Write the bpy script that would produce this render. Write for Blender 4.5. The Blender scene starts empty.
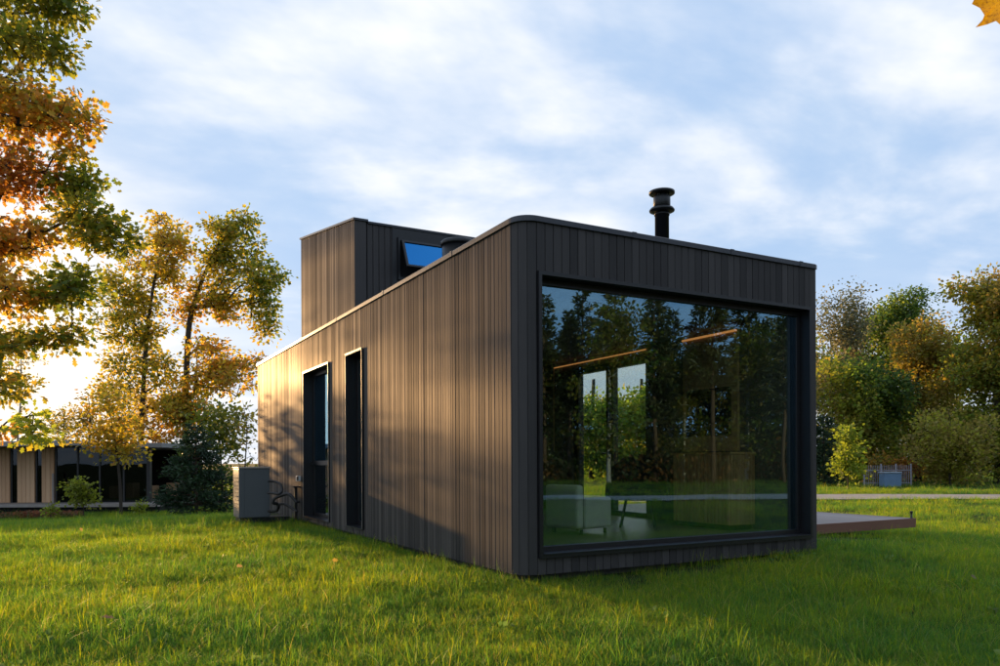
import bpy, bmesh, math, random
import numpy as np
from mathutils import Vector, Matrix

R = math.radians
scene = bpy.context.scene
COL = scene.collection
rng = np.random.default_rng(7)
random.seed(7)

# ------------------------------------------------------------------ camera
# world frame: x along the glazed front, y along the long timber wall, z=0 at the foot of the cladding
YAW = 0.49867
CAM = np.array([-3.4415, -5.9226, 1.0268])
FPX = 765.12
Y0 = 461.77
FW = np.array([math.sin(YAW), math.cos(YAW), 0.0])
RT = np.array([math.cos(YAW), -math.sin(YAW), 0.0])
cd = bpy.data.cameras.new('camera')
cam = bpy.data.objects.new('camera', cd)
COL.objects.link(cam)
cd.sensor_width = 36.0
cd.lens = FPX * 36.0 / 1000.0
cd.shift_y = (Y0 - 333.0) / 1000.0
cd.clip_start = 0.05
cd.clip_end = 3000.0
cam.matrix_world = (Matrix.Translation(Vector(CAM)) @ Matrix.Rotation(-YAW, 4, 'Z')
                    @ Matrix.Rotation(R(90), 4, 'X') @ Matrix.Rotation(-0.0047, 4, 'Z'))
scene.camera = cam


def at(u, v, d):
    """point seen at photograph pixel (u, v) standing d metres in front of the camera"""
    return CAM + FW * d + RT * ((u - 500.0) / FPX * d) + np.array([0, 0, (Y0 - 0.0047 * (u - 500) - v) / FPX * d])


# ------------------------------------------------------------------ sky and sun
SUN_EL = R(5.6)
SUN_HEAD = R(-8.6)                      # clockwise from +y
sun_dir = Vector((math.sin(SUN_HEAD) * math.cos(SUN_EL), math.cos(SUN_HEAD) * math.cos(SUN_EL), math.sin(SUN_EL)))
world = bpy.data.worlds.new('World')
scene.world = world
world.use_nodes = True
wn, wl = world.node_tree.nodes, world.node_tree.links
wn.clear()
w_out = wn.new('ShaderNodeOutputWorld')
w_bg = wn.new('ShaderNodeBackground')
w_bg.inputs['Strength'].default_value = 0.1
wl.new(w_bg.outputs[0], w_out.inputs[0])
sky = wn.new('ShaderNodeTexSky')
sky.sky_type = 'NISHITA'
sky.sun_disc = False
sky.sun_elevation = SUN_EL
sky.sun_rotation = SUN_HEAD
sky.air_density = 1.0
sky.dust_density = 1.2
sky.ozone_density = 2.0


def wmath(op, a, b=None, c=None, clamp=False):
    n = wn.new('ShaderNodeMath')
    n.operation = op
    n.use_clamp = clamp
    for i, v in enumerate((a, b, c)):
        if v is None:
            continue
        if isinstance(v, (int, float)):
            n.inputs[i].default_value = v
        else:
            wl.new(v, n.inputs[i])
    return n.outputs[0]


def wmix(fac, a, b, blend='MIX'):
    n = wn.new('ShaderNodeMix')
    n.data_type = 'RGBA'
    n.blend_type = blend
    for sock, v in ((n.inputs['Factor'], fac), (n.inputs['A'], a), (n.inputs['B'], b)):
        if isinstance(v, (int, float)):
            sock.default_value = v
        elif isinstance(v, tuple):
            sock.default_value = v
        else:
            wl.new(v, sock)
    return n.outputs['Result']


tc = wn.new('ShaderNodeTexCoord')
sep = wn.new('ShaderNodeSeparateXYZ')
wl.new(tc.outputs['Generated'], sep.inputs[0])
zc = wmath('MAXIMUM', sep.outputs['Z'], 0.0)
den = wmath('ADD', zc, 0.16)
comb = wn.new('ShaderNodeCombineXYZ')
wl.new(wmath('DIVIDE', sep.outputs['X'], den), comb.inputs[0])
wl.new(wmath('DIVIDE', sep.outputs['Y'], den), comb.inputs[1])
mp = wn.new('ShaderNodeMapping')
mp.inputs['Location'].default_value = (1.7, 0.4, 0)
mp.inputs['Rotation'].default_value = (0, 0, R(35))
mp.inputs['Scale'].default_value = (0.9, 1.15, 1)
wl.new(comb.outputs[0], mp.inputs['Vector'])
n1 = wn.new('ShaderNodeTexNoise')
n1.inputs['Scale'].default_value = 1.15
n1.inputs['Detail'].default_value = 6.0
n1.inputs['Roughness'].default_value = 0.56
n1.inputs['Distortion'].default_value = 0.25
wl.new(mp.outputs[0], n1.inputs['Vector'])
n2 = wn.new('ShaderNodeTexNoise')
n2.inputs['Scale'].default_value = 2.6
n2.inputs['Detail'].default_value = 5.0
n2.inputs['Roughness'].default_value = 0.5
wl.new(mp.outputs[0], n2.inputs['Vector'])
cm = wn.new('ShaderNodeMapRange')
cm.interpolation_type = 'SMOOTHSTEP'
cm.inputs['From Min'].default_value = 0.37
cm.inputs['From Max'].default_value = 0.67
n2c = wn.new('ShaderNodeMapRange')
n2c.interpolation_type = 'SMOOTHSTEP'
n2c.inputs['From Min'].default_value = 0.34
n2c.inputs['From Max'].default_value = 0.66
wl.new(n2.outputs['Fac'], n2c.inputs['Value'])
wl.new(wmath('MULTIPLY_ADD', n2.outputs['Fac'], 0.28, wmath('SUBTRACT', n1.outputs['Fac'], 0.14)), cm.inputs['Value'])
cover = cm.outputs['Result']
hz = wmath('SUBTRACT', 1.0, wmath('MULTIPLY', zc, 4.2), clamp=True)       # low clouds pile up at the horizon
cover = wmath('MAXIMUM', cover, wmath('MULTIPLY', hz, 0.9))
# thick cloud is white, thin veil is pale blue-grey
veil = wmix(n2.outputs['Fac'], (2.6, 3.85, 5.9, 1), (3.8, 4.85, 6.35, 1))
# the sky away from the sun is clearer (it shows deep blue in the big window)
away = wmath('MULTIPLY_ADD', sep.outputs['Y'], 0.9, 0.75, clamp=True)
cover = wmath('MULTIPLY', cover, wmath('MULTIPLY_ADD', away, 0.5, 0.5))
clear = wmix(wmath('MULTIPLY_ADD', away, 0.26, 0.60), sky.outputs['Color'], veil)
white = wmix(n2c.outputs['Result'], (4.9, 5.4, 6.2, 1), (6.45, 6.5, 6.65, 1))
dome = wmix(cover, clear, white)
# warm scattered light in the clouds round the low sun
vd = wn.new('ShaderNodeVectorMath')
vd.operation = 'DOT_PRODUCT'
wl.new(tc.outputs['Generated'], vd.inputs[0])
vd.inputs[1].default_value = sun_dir
glow = wmath('POWER', wmath('MAXIMUM', vd.outputs['Value'], 0.0), 60.0)
dome = wmix(glow, dome, (9.5, 8.2, 6.3, 1))
wl.new(dome, w_bg.inputs['Color'])

sd = bpy.data.lights.new('sun', 'SUN')
sun = bpy.data.objects.new('sun', sd)
COL.objects.link(sun)
sd.energy = 5.0
sd.angle = R(0.6)
sd.color = (1.0, 0.60, 0.25)
sun.rotation_euler = (-sun_dir).to_track_quat('-Z', 'Y').to_euler()
sun.location = (-20, 60, 30)

scene.view_settings.view_transform = 'Standard'
scene.view_settings.look = 'None'
scene.view_settings.gamma = 1.0
scene.view_settings.exposure = 0.72
scene.view_settings.use_curve_mapping = False
scene.render.engine = 'CYCLES'
scene.cycles.use_denoising = True
scene.cycles.use_adaptive_sampling = True
scene.cycles.max_bounces = 10
scene.cycles.transparent_max_bounces = 16
scene.cycles.transmission_bounces = 6
scene.cycles.diffuse_bounces = 3
scene.cycles.glossy_bounces = 4
scene.cycles.sample_clamp_indirect = 6.0
scene.cycles.caustics_reflective = False
scene.cycles.caustics_refractive = False


# ------------------------------------------------------------------ helpers: materials
def new_mat(name):
    m = bpy.data.materials.new(name)
    m.use_nodes = True
    return m, m.node_tree.nodes, m.node_tree.links, m.node_tree.nodes['Principled BSDF']


def plain(name, col, rough=0.5, metal=0.0, spec=0.5, bump=0.0, bscale=40.0, var=0.0, vscale=6.0, emit=None):
    m, n, l, b = new_mat(name)
    b.inputs['Roughness'].default_value = rough
    b.inputs['Metallic'].default_value = metal
    b.inputs['Specular IOR Level'].default_value = spec
    b.inputs['Base Color'].default_value = (*col, 1)
    g = n.new('ShaderNodeNewGeometry')
    if var:
        nz = n.new('ShaderNodeTexNoise')
        nz.inputs['Scale'].default_value = vscale
        nz.inputs['Detail'].default_value = 6
        l.new(g.outputs['Position'], nz.inputs['Vector'])
        mr = n.new('ShaderNodeMapRange')
        mr.inputs['To Min'].default_value = 1 - var
        mr.inputs['To Max'].default_value = 1 + var
        l.new(nz.outputs['Fac'], mr.inputs['Value'])
        mx = n.new('ShaderNodeMix')
        mx.data_type = 'RGBA'
        mx.blend_type = 'MULTIPLY'
        mx.inputs['Factor'].default_value = 1
        mx.inputs['A'].default_value = (*col, 1)
        l.new(mr.outputs[0], mx.inputs['B'])
        l.new(mx.outputs['Result'], b.inputs['Base Color'])
    if bump:
        nb = n.new('ShaderNodeTexNoise')
        nb.inputs['Scale'].default_value = bscale
        nb.inputs['Detail'].default_value = 5
        l.new(g.outputs['Position'], nb.inputs['Vector'])
        bp = n.new('ShaderNodeBump')
        bp.inputs['Strength'].default_value = bump
        bp.inputs['Distance'].default_value = 0.02
        l.new(nb.outputs['Fac'], bp.inputs['Height'])
        l.new(bp.outputs[0], b.inputs['Normal'])
    if emit:
        b.inputs['Emission Color'].default_value = (*emit[0], 1)
        b.inputs['Emission Strength'].default_value = emit[1]
    return m


def timber(name, dark, light, rough=0.42, spec=0.5, grain=(60, 60, 2.2), bump=0.25, sheen=None):
    """stained boards: every board its own tone, fine grain along z"""
    m, n, l, b = new_mat(name)
    g = n.new('ShaderNodeNewGeometry')
    oi = n.new('ShaderNodeObjectInfo')
    add = n.new('ShaderNodeVectorMath')
    add.operation = 'ADD'
    l.new(g.outputs['Position'], add.inputs[0])
    sc_ = n.new('ShaderNodeVectorMath')
    sc_.operation = 'SCALE'
    sc_.inputs[0].default_value = (13.0, 7.0, 29.0)
    l.new(oi.outputs['Random'], sc_.inputs['Scale'])
    l.new(sc_.outputs[0], add.inputs[1])
    mp_ = n.new('ShaderNodeMapping')
    mp_.inputs['Scale'].default_value = grain
    l.new(add.outputs[0], mp_.inputs['Vector'])
    nz = n.new('ShaderNodeTexNoise')
    nz.inputs['Scale'].default_value = 1.0
    nz.inputs['Detail'].default_value = 7
    nz.inputs['Roughness'].default_value = 0.62
    l.new(mp_.outputs[0], nz.inputs['Vector'])
    nl = n.new('ShaderNodeTexNoise')            # broad weathering
    nl.inputs['Scale'].default_value = 1.3
    nl.inputs['Detail'].default_value = 3
    l.new(add.outputs[0], nl.inputs['Vector'])
    m1 = n.new('ShaderNodeMath')
    m1.operation = 'MULTIPLY_ADD'
    l.new(nz.outputs['Fac'], m1.inputs[0])
    m1.inputs[1].default_value = 0.8
    l.new(oi.outputs['Random'], m1.inputs[2])
    m2 = n.new('ShaderNodeMath')
    m2.operation = 'MULTIPLY_ADD'
    l.new(nl.outputs['Fac'], m2.inputs[0])
    m2.inputs[1].default_value = 0.7
    l.new(m1.outputs[0], m2.inputs[2])
    mr = n.new('ShaderNodeMapRange')
    mr.inputs['From Min'].default_value = 0.35
    mr.inputs['From Max'].default_value = 2.1
    l.new(m2.outputs[0], mr.inputs['Value'])
    mx = n.new('ShaderNodeMix')
    mx.data_type = 'RGBA'
    mx.inputs['A'].default_value = (*dark, 1)
    mx.inputs['B'].default_value = (*light, 1)
    l.new(mr.outputs[0], mx.inputs['Factor'])
    l.new(mx.outputs['Result'], b.inputs['Base Color'])
    rr = n.new('ShaderNodeMapRange')
    rr.inputs['To Min'].default_value = rough - 0.08
    rr.inputs['To Max'].default_value = rough + 0.12
    l.new(nz.outputs['Fac'], rr.inputs['Value'])
    l.new(rr.outputs[0], b.inputs['Roughness'])
    b.inputs['Specular IOR Level'].default_value = spec
    bp = n.new('ShaderNodeBump')
    bp.inputs['Strength'].default_value = bump
    bp.inputs['Distance'].default_value = 0.004
    l.new(nz.outputs['Fac'], bp.inputs['Height'])
    l.new(bp.outputs[0], b.inputs['Normal'])
    if sheen:
        b.inputs['Specular IOR Level'].default_value = 0.0
        gl = n.new('ShaderNodeBsdfGlossy')
        gl.inputs['Color'].default_value = (1, .93, .88, 1)
        l.new(rr.outputs[0], gl.inputs['Roughness'])
        l.new(bp.outputs[0], gl.inputs['Normal'])
        lw = n.new('ShaderNodeLayerWeight')
        pw = n.new('ShaderNodeMath')
        pw.operation = 'POWER'
        l.new(lw.outputs['Facing'], pw.inputs[0])
        pw.inputs[1].default_value = 4.0
        vr = n.new('ShaderNodeMath')              # boards take the stain, and so the sheen, unevenly
        vr.operation = 'MULTIPLY_ADD'
        l.new(oi.outputs['Random'], vr.inputs[0])
        vr.inputs[1].default_value = 1.1 * sheen[1]
        vr.inputs[2].default_value = 0.45 * sheen[1]
        ma = n.new('ShaderNodeMath')
        ma.operation = 'MULTIPLY_ADD'
        l.new(pw.outputs[0], ma.inputs[0])
        l.new(vr.outputs[0], ma.inputs[1])
        ma.inputs[2].default_value = sheen[0]
        ms = n.new('ShaderNodeMixShader')
        l.new(ma.outputs[0], ms.inputs[0])
        l.new(b.outputs[0], ms.inputs[1])
        l.new(gl.outputs[0], ms.inputs[2])
        l.new(ms.outputs[0], n['Material Output'].inputs['Surface'])
    return m


def glass_mat(name, f0, tint, trans, rough=0.0):
    """coated pane: mirror share by angle, the rest looks through a tinted sheet"""
    m = bpy.data.materials.new(name)
    m.use_nodes = True
    n, l = m.node_tree.nodes, m.node_tree.links
    n.clear()
    o = n.new('ShaderNodeOutputMaterial')
    lw = n.new('ShaderNodeLayerWeight')
    lw.inputs['Blend'].default_value = 0.5
    pw = n.new('ShaderNodeMath')
    pw.operation = 'POWER'
    l.new(lw.outputs['Facing'], pw.inputs[0])
    pw.inputs[1].default_value = 4.0
    ma = n.new('ShaderNodeMath')
    ma.operation = 'MULTIPLY_ADD'
    l.new(pw.outputs[0], ma.inputs[0])
    ma.inputs[1].default_value = 1 - f0
    ma.inputs[2].default_value = f0
    gl = n.new('ShaderNodeBsdfGlossy')
    gl.inputs['Color'].default_value = (*tint, 1)
    gl.inputs['Roughness'].default_value = rough
    gp = n.new('ShaderNodeNewGeometry')            # large panes are never perfectly flat
    wv = n.new('ShaderNodeTexNoise')
    wv.inputs['Scale'].default_value = 0.9
    wv.inputs['Detail'].default_value = 1.0
    l.new(gp.outputs['Position'], wv.inputs['Vector'])
    bp = n.new('ShaderNodeBump')
    bp.inputs['Strength'].default_value = 0.5
    bp.inputs['Distance'].default_value = 0.004
    l.new(wv.outputs['Fac'], bp.inputs['Height'])
    l.new(bp.outputs[0], gl.inputs['Normal'])
    tr = n.new('ShaderNodeBsdfTransparent')
    tr.inputs['Color'].default_value = (*trans, 1)
    mx = n.new('ShaderNodeMixShader')
    l.new(ma.outputs[0], mx.inputs[0])
    l.new(tr.outputs[0], mx.inputs[1])
    l.new(gl.outputs[0], mx.inputs[2])
    l.new(mx.outputs[0], o.inputs[0])
    return m


def leaf_mat(name, trans=0.5, rough=0.5, gain=1.0):
    m = bpy.data.materials.new(name)
    m.use_nodes = True
    n, l = m.node_tree.nodes, m.node_tree.links
    n.clear()
    o = n.new('ShaderNodeOutputMaterial')
    at_ = n.new('ShaderNodeAttribute')
    at_.attribute_name = 'Col'
    hs = n.new('ShaderNodeHueSaturation')
    hs.inputs['Saturation'].default_value = 1.05
    hs.inputs['Value'].default_value = 2.0 * gain
    l.new(at_.outputs['Color'], hs.inputs['Color'])
    df = n.new('ShaderNodeBsdfPrincipled')
    df.inputs['Roughness'].default_value = rough
    df.inputs['Specular IOR Level'].default_value = 0.35
    l.new(at_.outputs['Color'], df.inputs['Base Color'])
    tl = n.new('ShaderNodeBsdfTranslucent')
    l.new(hs.outputs['Color'], tl.inputs['Color'])
    mx = n.new('ShaderNodeMixShader')
    mx.inputs[0].default_value = trans
    l.new(df.outputs[0], mx.inputs[1])
    l.new(tl.outputs[0], mx.inputs[2])
    l.new(mx.outputs[0], o.inputs[0])
    return m


def bark_mat(name, a, b_, scale=9.0):
    m, n, l, b = new_mat(name)
    g = n.new('ShaderNodeNewGeometry')
    mp_ = n.new('ShaderNodeMapping')
    mp_.inputs['Scale'].default_value = (1, 1, 0.22)
    l.new(g.outputs['Position'], mp_.inputs['Vector'])
    nz = n.new('ShaderNodeTexNoise')
    nz.inputs['Scale'].default_value = scale
    nz.inputs['Detail'].default_value = 7
    nz.inputs['Roughness'].default_value = 0.65
    l.new(mp_.outputs[0], nz.inputs['Vector'])
    mx = n.new('ShaderNodeMix')
    mx.data_type = 'RGBA'
    mx.inputs['A'].default_value = (*a, 1)
    mx.inputs['B'].default_value = (*b_, 1)
    l.new(nz.outputs['Fac'], mx.inputs['Factor'])
    l.new(mx.outputs['Result'], b.inputs['Base Color'])
    b.inputs['Roughness'].default_value = 0.9
    bp = n.new('ShaderNodeBump')
    bp.inputs['Strength'].default_value = 0.7
    bp.inputs['Distance'].default_value = 0.03
    l.new(nz.outputs['Fac'], bp.inputs['Height'])
    l.new(bp.outputs[0], b.inputs['Normal'])
    return m


M = {}
M['board'] = timber('stained_board', (0.018, 0.0185, 0.021), (0.072, 0.067, 0.068), rough=0.47, sheen=(0.022, 0.15))
M['black_metal'] = plain('black_powder_coat', (0.012, 0.012, 0.014), 0.38, 0.0, 0.5, 0.05, 160)
M['coping'] = plain('coping_sheet', (0.05, 0.052, 0.06), 0.36, 0.5, 0.5, 0.06, 30, 0.15)
M['backing'] = plain('black_membrane', (0.008, 0.008, 0.009), 0.9)
M['foundation'] = plain('concrete_foundation', (0.07, 0.066, 0.06), 0.9, bump=0.4, var=0.3)
M['glass'] = glass_mat('coated_glass', 0.18, (0.36, 0.66, 0.95), (0.90, 0.94, 0.90))
M['glass_clear'] = glass_mat('clear_glass', 0.07, (0.9, 0.97, 1.0), (0.95, 0.97, 0.96))
M['glass_dark'] = glass_mat('dark_glass', 0.10, (0.7, 0.85, 1.0), (0.35, 0.37, 0.38))
M['glass_pavilion'] = glass_mat('dark_pavilion_glass', 0.03, (0.8, 0.9, 1.0), (0.35, 0.37, 0.38))
M['glass_blue'] = glass_mat('blue_skylight_glass', 0.55, (0.06, 0.40, 0.95), (0.2, 0.3, 0.4))
M['pump'] = plain('grey_pump_casing', (0.11, 0.122, 0.134), 0.45, 0.1, 0.5, 0.05, 80, 0.06)
M['pump_trim'] = plain('pump_trim', (0.34, 0.31, 0.27), 0.4, 0.3)
M['rubber'] = plain('black_rubber', (0.013, 0.012, 0.012), 0.6, bump=0.15, bscale=90)
M['plastic_white'] = plain('white_plastic', (0.6, 0.6, 0.58), 0.4)
M['flue'] = plain('black_flue', (0.018, 0.019, 0.021), 0.38, 0.3, bump=0.05, bscale=60)
M['floor_in'] = plain('oak_floor', (0.2, 0.15, 0.1), 0.35, var=0.3)
M['wall_in'] = plain('dark_plaster', (0.12, 0.112, 0.10), 0.7, var=0.15)
M['panel_in'] = plain('warm_wall_panel', (0.45, 0.29, 0.14), 0.5, var=0.2)
M['slat_wood'] = timber('oak_slat', (0.36, 0.21, 0.09), (0.58, 0.38, 0.19), 0.5, 0.4)
M['led'] = plain('led_strip', (1, 0.6, 0.3), 0.5, emit=((1.0, 0.40, 0.12), 0.36))
M['sofa'] = plain('pale_fabric', (0.6, 0.58, 0.54), 0.9, bump=0.3, bscale=300, var=0.1)
M['chair'] = plain('black_fabric', (0.012, 0.012, 0.013), 0.85, bump=0.3, bscale=300)
M['deck'] = timber('deck_plank', (0.17, 0.125, 0.11), (0.32, 0.265, 0.245), 0.5, 0.45, grain=(50, 3, 50))
M['fascia'] = timber('deck_fascia', (0.15, 0.066, 0.045), (0.26, 0.13, 0.09), 0.6, 0.3, grain=(3, 50, 50))
M['pav_wood'] = timber('larch_cladding', (0.54, 0.31, 0.17), (0.72, 0.47, 0.28), 0.6, 0.3)
M['pav_roof'] = plain('grey_roof_edge', (0.24, 0.245, 0.26), 0.5, 0.1, var=0.15)
M['pav_deck'] = plain('weathered_deck_edge', (0.28, 0.25, 0.23), 0.7, var=0.25)
M['fence_metal'] = plain('galvanised_fence', (0.33, 0.32, 0.36), 0.6, 0.0)
M['blue_box'] = plain('blue_painted_box', (0.13, 0.22, 0.34), 0.5, var=0.15)
M['blue_lid'] = plain('pale_box_lid', (0.3, 0.36, 0.42), 0.5)
M['leaf'] = leaf_mat('autumn_leaf')
M['needle'] = leaf_mat('needle', 0.2, 0.55, 0.9)
M['bark'] = bark_mat('oak_bark', (0.012, 0.009, 0.007), (0.07, 0.055, 0.04))
M['bark_pine'] = bark_mat('pine_bark', (0.03, 0.018, 0.012), (0.14, 0.085, 0.055))
M['bark_birch'] = bark_mat('birch_bark', (0.08, 0.075, 0.07), (0.42, 0.4, 0.37), 5.0)


# ------------------------------------------------------------------ helpers: objects
def tag(o, label=None, cat=None, group=None, kind=None):
    if label:
        o['label'] = label
    if cat:
        o['category'] = cat
    if group:
        o['group'] = group
    if kind:
        o['kind'] = kind
    return o


def empty(name, loc=(0, 0, 0), rz=0.0):
    o = bpy.data.objects.new(name, None)
    o.empty_display_size = 0.3
    o.location = loc
    o.rotation_euler = (0, 0, rz)
    COL.objects.link(o)
    return o


class MB:
    """collects vertices and faces for one mesh object"""

    def __init__(self):
        self.v, self.f = [], []

    def poly(self, vs, fs):
        k = len(self.v)
        self.v += [tuple(map(float, p)) for p in vs]
        self.f += [tuple(k + i for i in f) for f in fs]
        return self

    def box(self, x0, x1, y0, y1, z0, z1, ch=0.0):
        if ch <= 0:
            vs = [(x0, y0, z0), (x1, y0, z0), (x1, y1, z0), (x0, y1, z0),
                  (x0, y0, z1), (x1, y0, z1), (x1, y1, z1), (x0, y1, z1)]
            fs = [(3, 2, 1, 0), (4, 5, 6, 7), (0, 1, 5, 4), (1, 2, 6, 5), (2, 3, 7, 6), (3, 0, 4, 7)]
            return self.poly(vs, fs)
        c = (0.5 * (x0 + x1), 0.5 * (y0 + y1), 0.5 * (z0 + z1))
        h = (0.5 * (x1 - x0), 0.5 * (y1 - y0), 0.5 * (z1 - z0))
        bm = bmesh.new()
        bmesh.ops.create_cube(bm, size=1.0)
        for v in bm.verts:
            v.co = Vector((v.co[i] * 2 * h[i] + c[i] for i in range(3)))
        bmesh.ops.bevel(bm, geom=bm.edges[:], offset=min(ch, 0.45 * 2 * min(h)), segments=2, affect='EDGES', profile=0.5)
        bm.verts.index_update()
        self.poly([v.co[:] for v in bm.verts], [[q.index for q in f.verts] for f in bm.faces])
        bm.free()
        return self

    def lathe(self, prof, n=24, c=(0, 0)):
        """profile [(r, z)] turned round the vertical through c, ends closed"""
        vs, fs = [], []
        for r, z in prof:
            for i in range(n):
                a = 2 * math.pi * i / n
                vs.append((c[0] + r * math.cos(a), c[1] + r * math.sin(a), z))
        for k in range(len(prof) - 1):
            for i in range(n):
                j = (i + 1) % n
                fs.append((k * n + i, k * n + j, (k + 1) * n + j, (k + 1) * n + i))
        fs.append(tuple(range(n - 1, -1, -1)))
        fs.append(tuple((len(prof) - 1) * n + i for i in range(n)))
        return self.poly(vs, fs)

    def tube(self, pts, r, n=8):
        pts = [Vector(p) for p in pts]
        vs, fs = [], []
        for k, p in enumerate(pts):
            t = (pts[min(k + 1, len(pts) - 1)] - pts[max(k - 1, 0)]).normalized()
            a = t.cross(Vector((0.31, 0.87, 0.39))).normalized()
            b = t.cross(a)
            rr = r[k] if isinstance(r, (list, tuple)) else r
            for i in range(n):
                w = 2 * math.pi * i / n
                vs.append(p + a * (rr * math.cos(w)) + b * (rr * math.sin(w)))
        for k in range(len(pts) - 1):
            for i in range(n):
                j = (i + 1) % n
                fs.append((k * n + i, k * n + j, (k + 1) * n + j, (k + 1) * n + i))
        fs.append(tuple(range(n - 1, -1, -1)))
        fs.append(tuple((len(pts) - 1) * n + i for i in range(n)))
        return self.poly(vs, fs)

    def mesh(self, name, smooth=False):
        me = bpy.data.meshes.new(name)
        me.from_pydata(self.v, [], self.f)
        if smooth:
            me.polygons.foreach_set('use_smooth', [True] * len(me.polygons))
        me.update()
        return me

    def build(self, name, mat, parent=None, smooth=False):
        me = self.mesh(name, smooth)
        me.materials.append(mat)
        return link(name, me, parent)


def link(name, me, parent=None):
    o = bpy.data.objects.new(name, me)
    COL.objects.link(o)
    if parent is not None:
        o.parent = parent
    return o


def box(name, mat, parent, x0, x1, y0, y1, z0, z1, ch=0.0):
    return MB().box(x0, x1, y0, y1, z0, z1, ch).build(name, mat, parent)


def np_mesh(name, verts, faces, cols=None):
    """verts (n,3), faces (m,k) of equal size k"""
    me = bpy.data.meshes.new(name)
    nv, (nf, k) = len(verts), faces.shape
    me.vertices.add(nv)
    me.vertices.foreach_set('co', np.asarray(verts, np.float32).ravel())
    me.loops.add(nf * k)
    me.loops.foreach_set('vertex_index', faces.astype(np.int32).ravel())
    me.polygons.add(nf)
    me.polygons.foreach_set('loop_start', np.arange(0, nf * k, k, dtype=np.int32))
    me.update(calc_edges=True)
    if cols is not None:
        ca = me.attributes.new('Col', 'FLOAT_COLOR', 'POINT')
        c4 = np.ones((nv, 4), np.float32)
        c4[:, :3] = cols
        ca.data.foreach_set('color', c4.ravel())
    return me


def smooth_noise(x, y, seed=0):
    r = np.random.default_rng(seed)
    out = 0
    for k in range(6):
        a = r.uniform(0, 6.28)
        f = r.uniform(0.5, 1.6)
        p = r.uniform(0, 6.28)
        out = out + np.sin((x * math.cos(a) + y * math.sin(a)) * f + p)
    return out / 6.0


def sstep(t, a, b):
    t = np.clip((np.asarray(t, float) - a) / (b - a), 0, 1)
    return t * t * (3 - 2 * t)


def ground_z(x, y):
    x = np.asarray(x, float)
    y = np.asarray(y, float)
    near0 = 1 - sstep(np.hypot(np.maximum(np.maximum(-x, x - 3.9), 0), np.maximum(np.maximum(-y, y - 11.8), 0)), 0.0, 3.0)
    base = -0.15 + (0.075 + 0.05 * sstep(x, 1.0, 4.0)) * near0
    drop = -0.72 * sstep(y, 7, 27) * (1 - sstep(x, 2, 16))
    bumps = 0.035 * smooth_noise(x, y, 3) + 0.05 * smooth_noise(x * 0.25, y * 0.25, 5)
    near = sstep(np.hypot(np.maximum(np.maximum(-x, x - 3.9), 0), np.maximum(np.maximum(-y, y - 11.8), 0)), 0.0, 2.5)
    base = base + 0.085 * np.exp(-((x - 6.0) / 2.4) ** 2 - ((y - 1.3) / 1.1) ** 2)
    return base + drop + bumps * (0.25 + 0.75 * near)


# ------------------------------------------------------------------ setting: lawn, path
def ground_mat():
    m, n, l, b = new_mat('lawn_soil')
    g = n.new('ShaderNodeNewGeometry')
    a = n.new('ShaderNodeTexNoise')
    a.inputs['Scale'].default_value = 0.6
    a.inputs['Detail'].default_value = 5
    l.new(g.outputs['Position'], a.inputs['Vector'])
    c = n.new('ShaderNodeTexNoise')
    c.inputs['Scale'].default_value = 9
    c.inputs['Detail'].default_value = 8
    c.inputs['Roughness'].default_value = 0.7
    l.new(g.outputs['Position'], c.inputs['Vector'])
    r1 = n.new('ShaderNodeValToRGB')
    r1.color_ramp.elements[0].position = 0.35
    r1.color_ramp.elements[0].color = (0.030, 0.042, 0.010, 1)
    r1.color_ramp.elements[1].position = 0.65
    r1.color_ramp.elements[1].color = (0.075, 0.115, 0.022, 1)
    l.new(a.outputs['Fac'], r1.inputs['Fac'])
    mx = n.new('ShaderNodeMix')
    mx.data_type = 'RGBA'
    mx.blend_type = 'MULTIPLY'
    mx.inputs['Factor'].default_value = 0.85
    l.new(r1.outputs[0], mx.inputs['A'])
    l.new(c.outputs['Color'], mx.inputs['B'])
    l.new(mx.outputs['Result'], b.inputs['Base Color'])
    b.inputs['Roughness'].default_value = 0.95
    b.inputs['Specular IOR Level'].default_value = 0.1
    bp = n.new('ShaderNodeBump')
    bp.inputs['Strength'].default_value = 0.8
    bp.inputs['Distance'].default_value = 0.05
    l.new(c.outputs['Fac'], bp.inputs['Height'])
    l.new(bp.outputs[0], b.inputs['Normal'])
    return m


M['ground'] = ground_mat()
gx = np.unique(np.concatenate([np.linspace(-900, -60, 22), np.linspace(-60, -16, 40), np.linspace(-16, 20, 110),
                               np.linspace(20, 60, 40), np.linspace(60, 900, 22)]))
gy = np.unique(np.concatenate([np.linspace(-900, -60, 22), np.linspace(-60, -14, 44), np.linspace(-14, 30, 130),
                               np.linspace(30, 70, 36), np.linspace(70, 1200, 26)]))
XX, YY = np.meshgrid(gx, gy)
gv = np.stack([XX, YY, ground_z(XX, YY)], -1).reshape(-1, 3)
nx = len(gx)
ii, jj = np.meshgrid(np.arange(nx - 1), np.arange(len(gy) - 1))
k0 = (jj * nx + ii).ravel()
gme = np_mesh('lawn_ground', gv, np.stack([k0, k0 + 1, k0 + 1 + nx, k0 + nx], 1))
gme.materials.append(M['ground'])
gme.polygons.foreach_set('use_smooth', [True] * len(gme.polygons))
lawn = tag(link('lawn_ground', gme), 'uneven grassy lawn falling away gently behind the black house', 'lawn', kind='structure')


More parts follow.
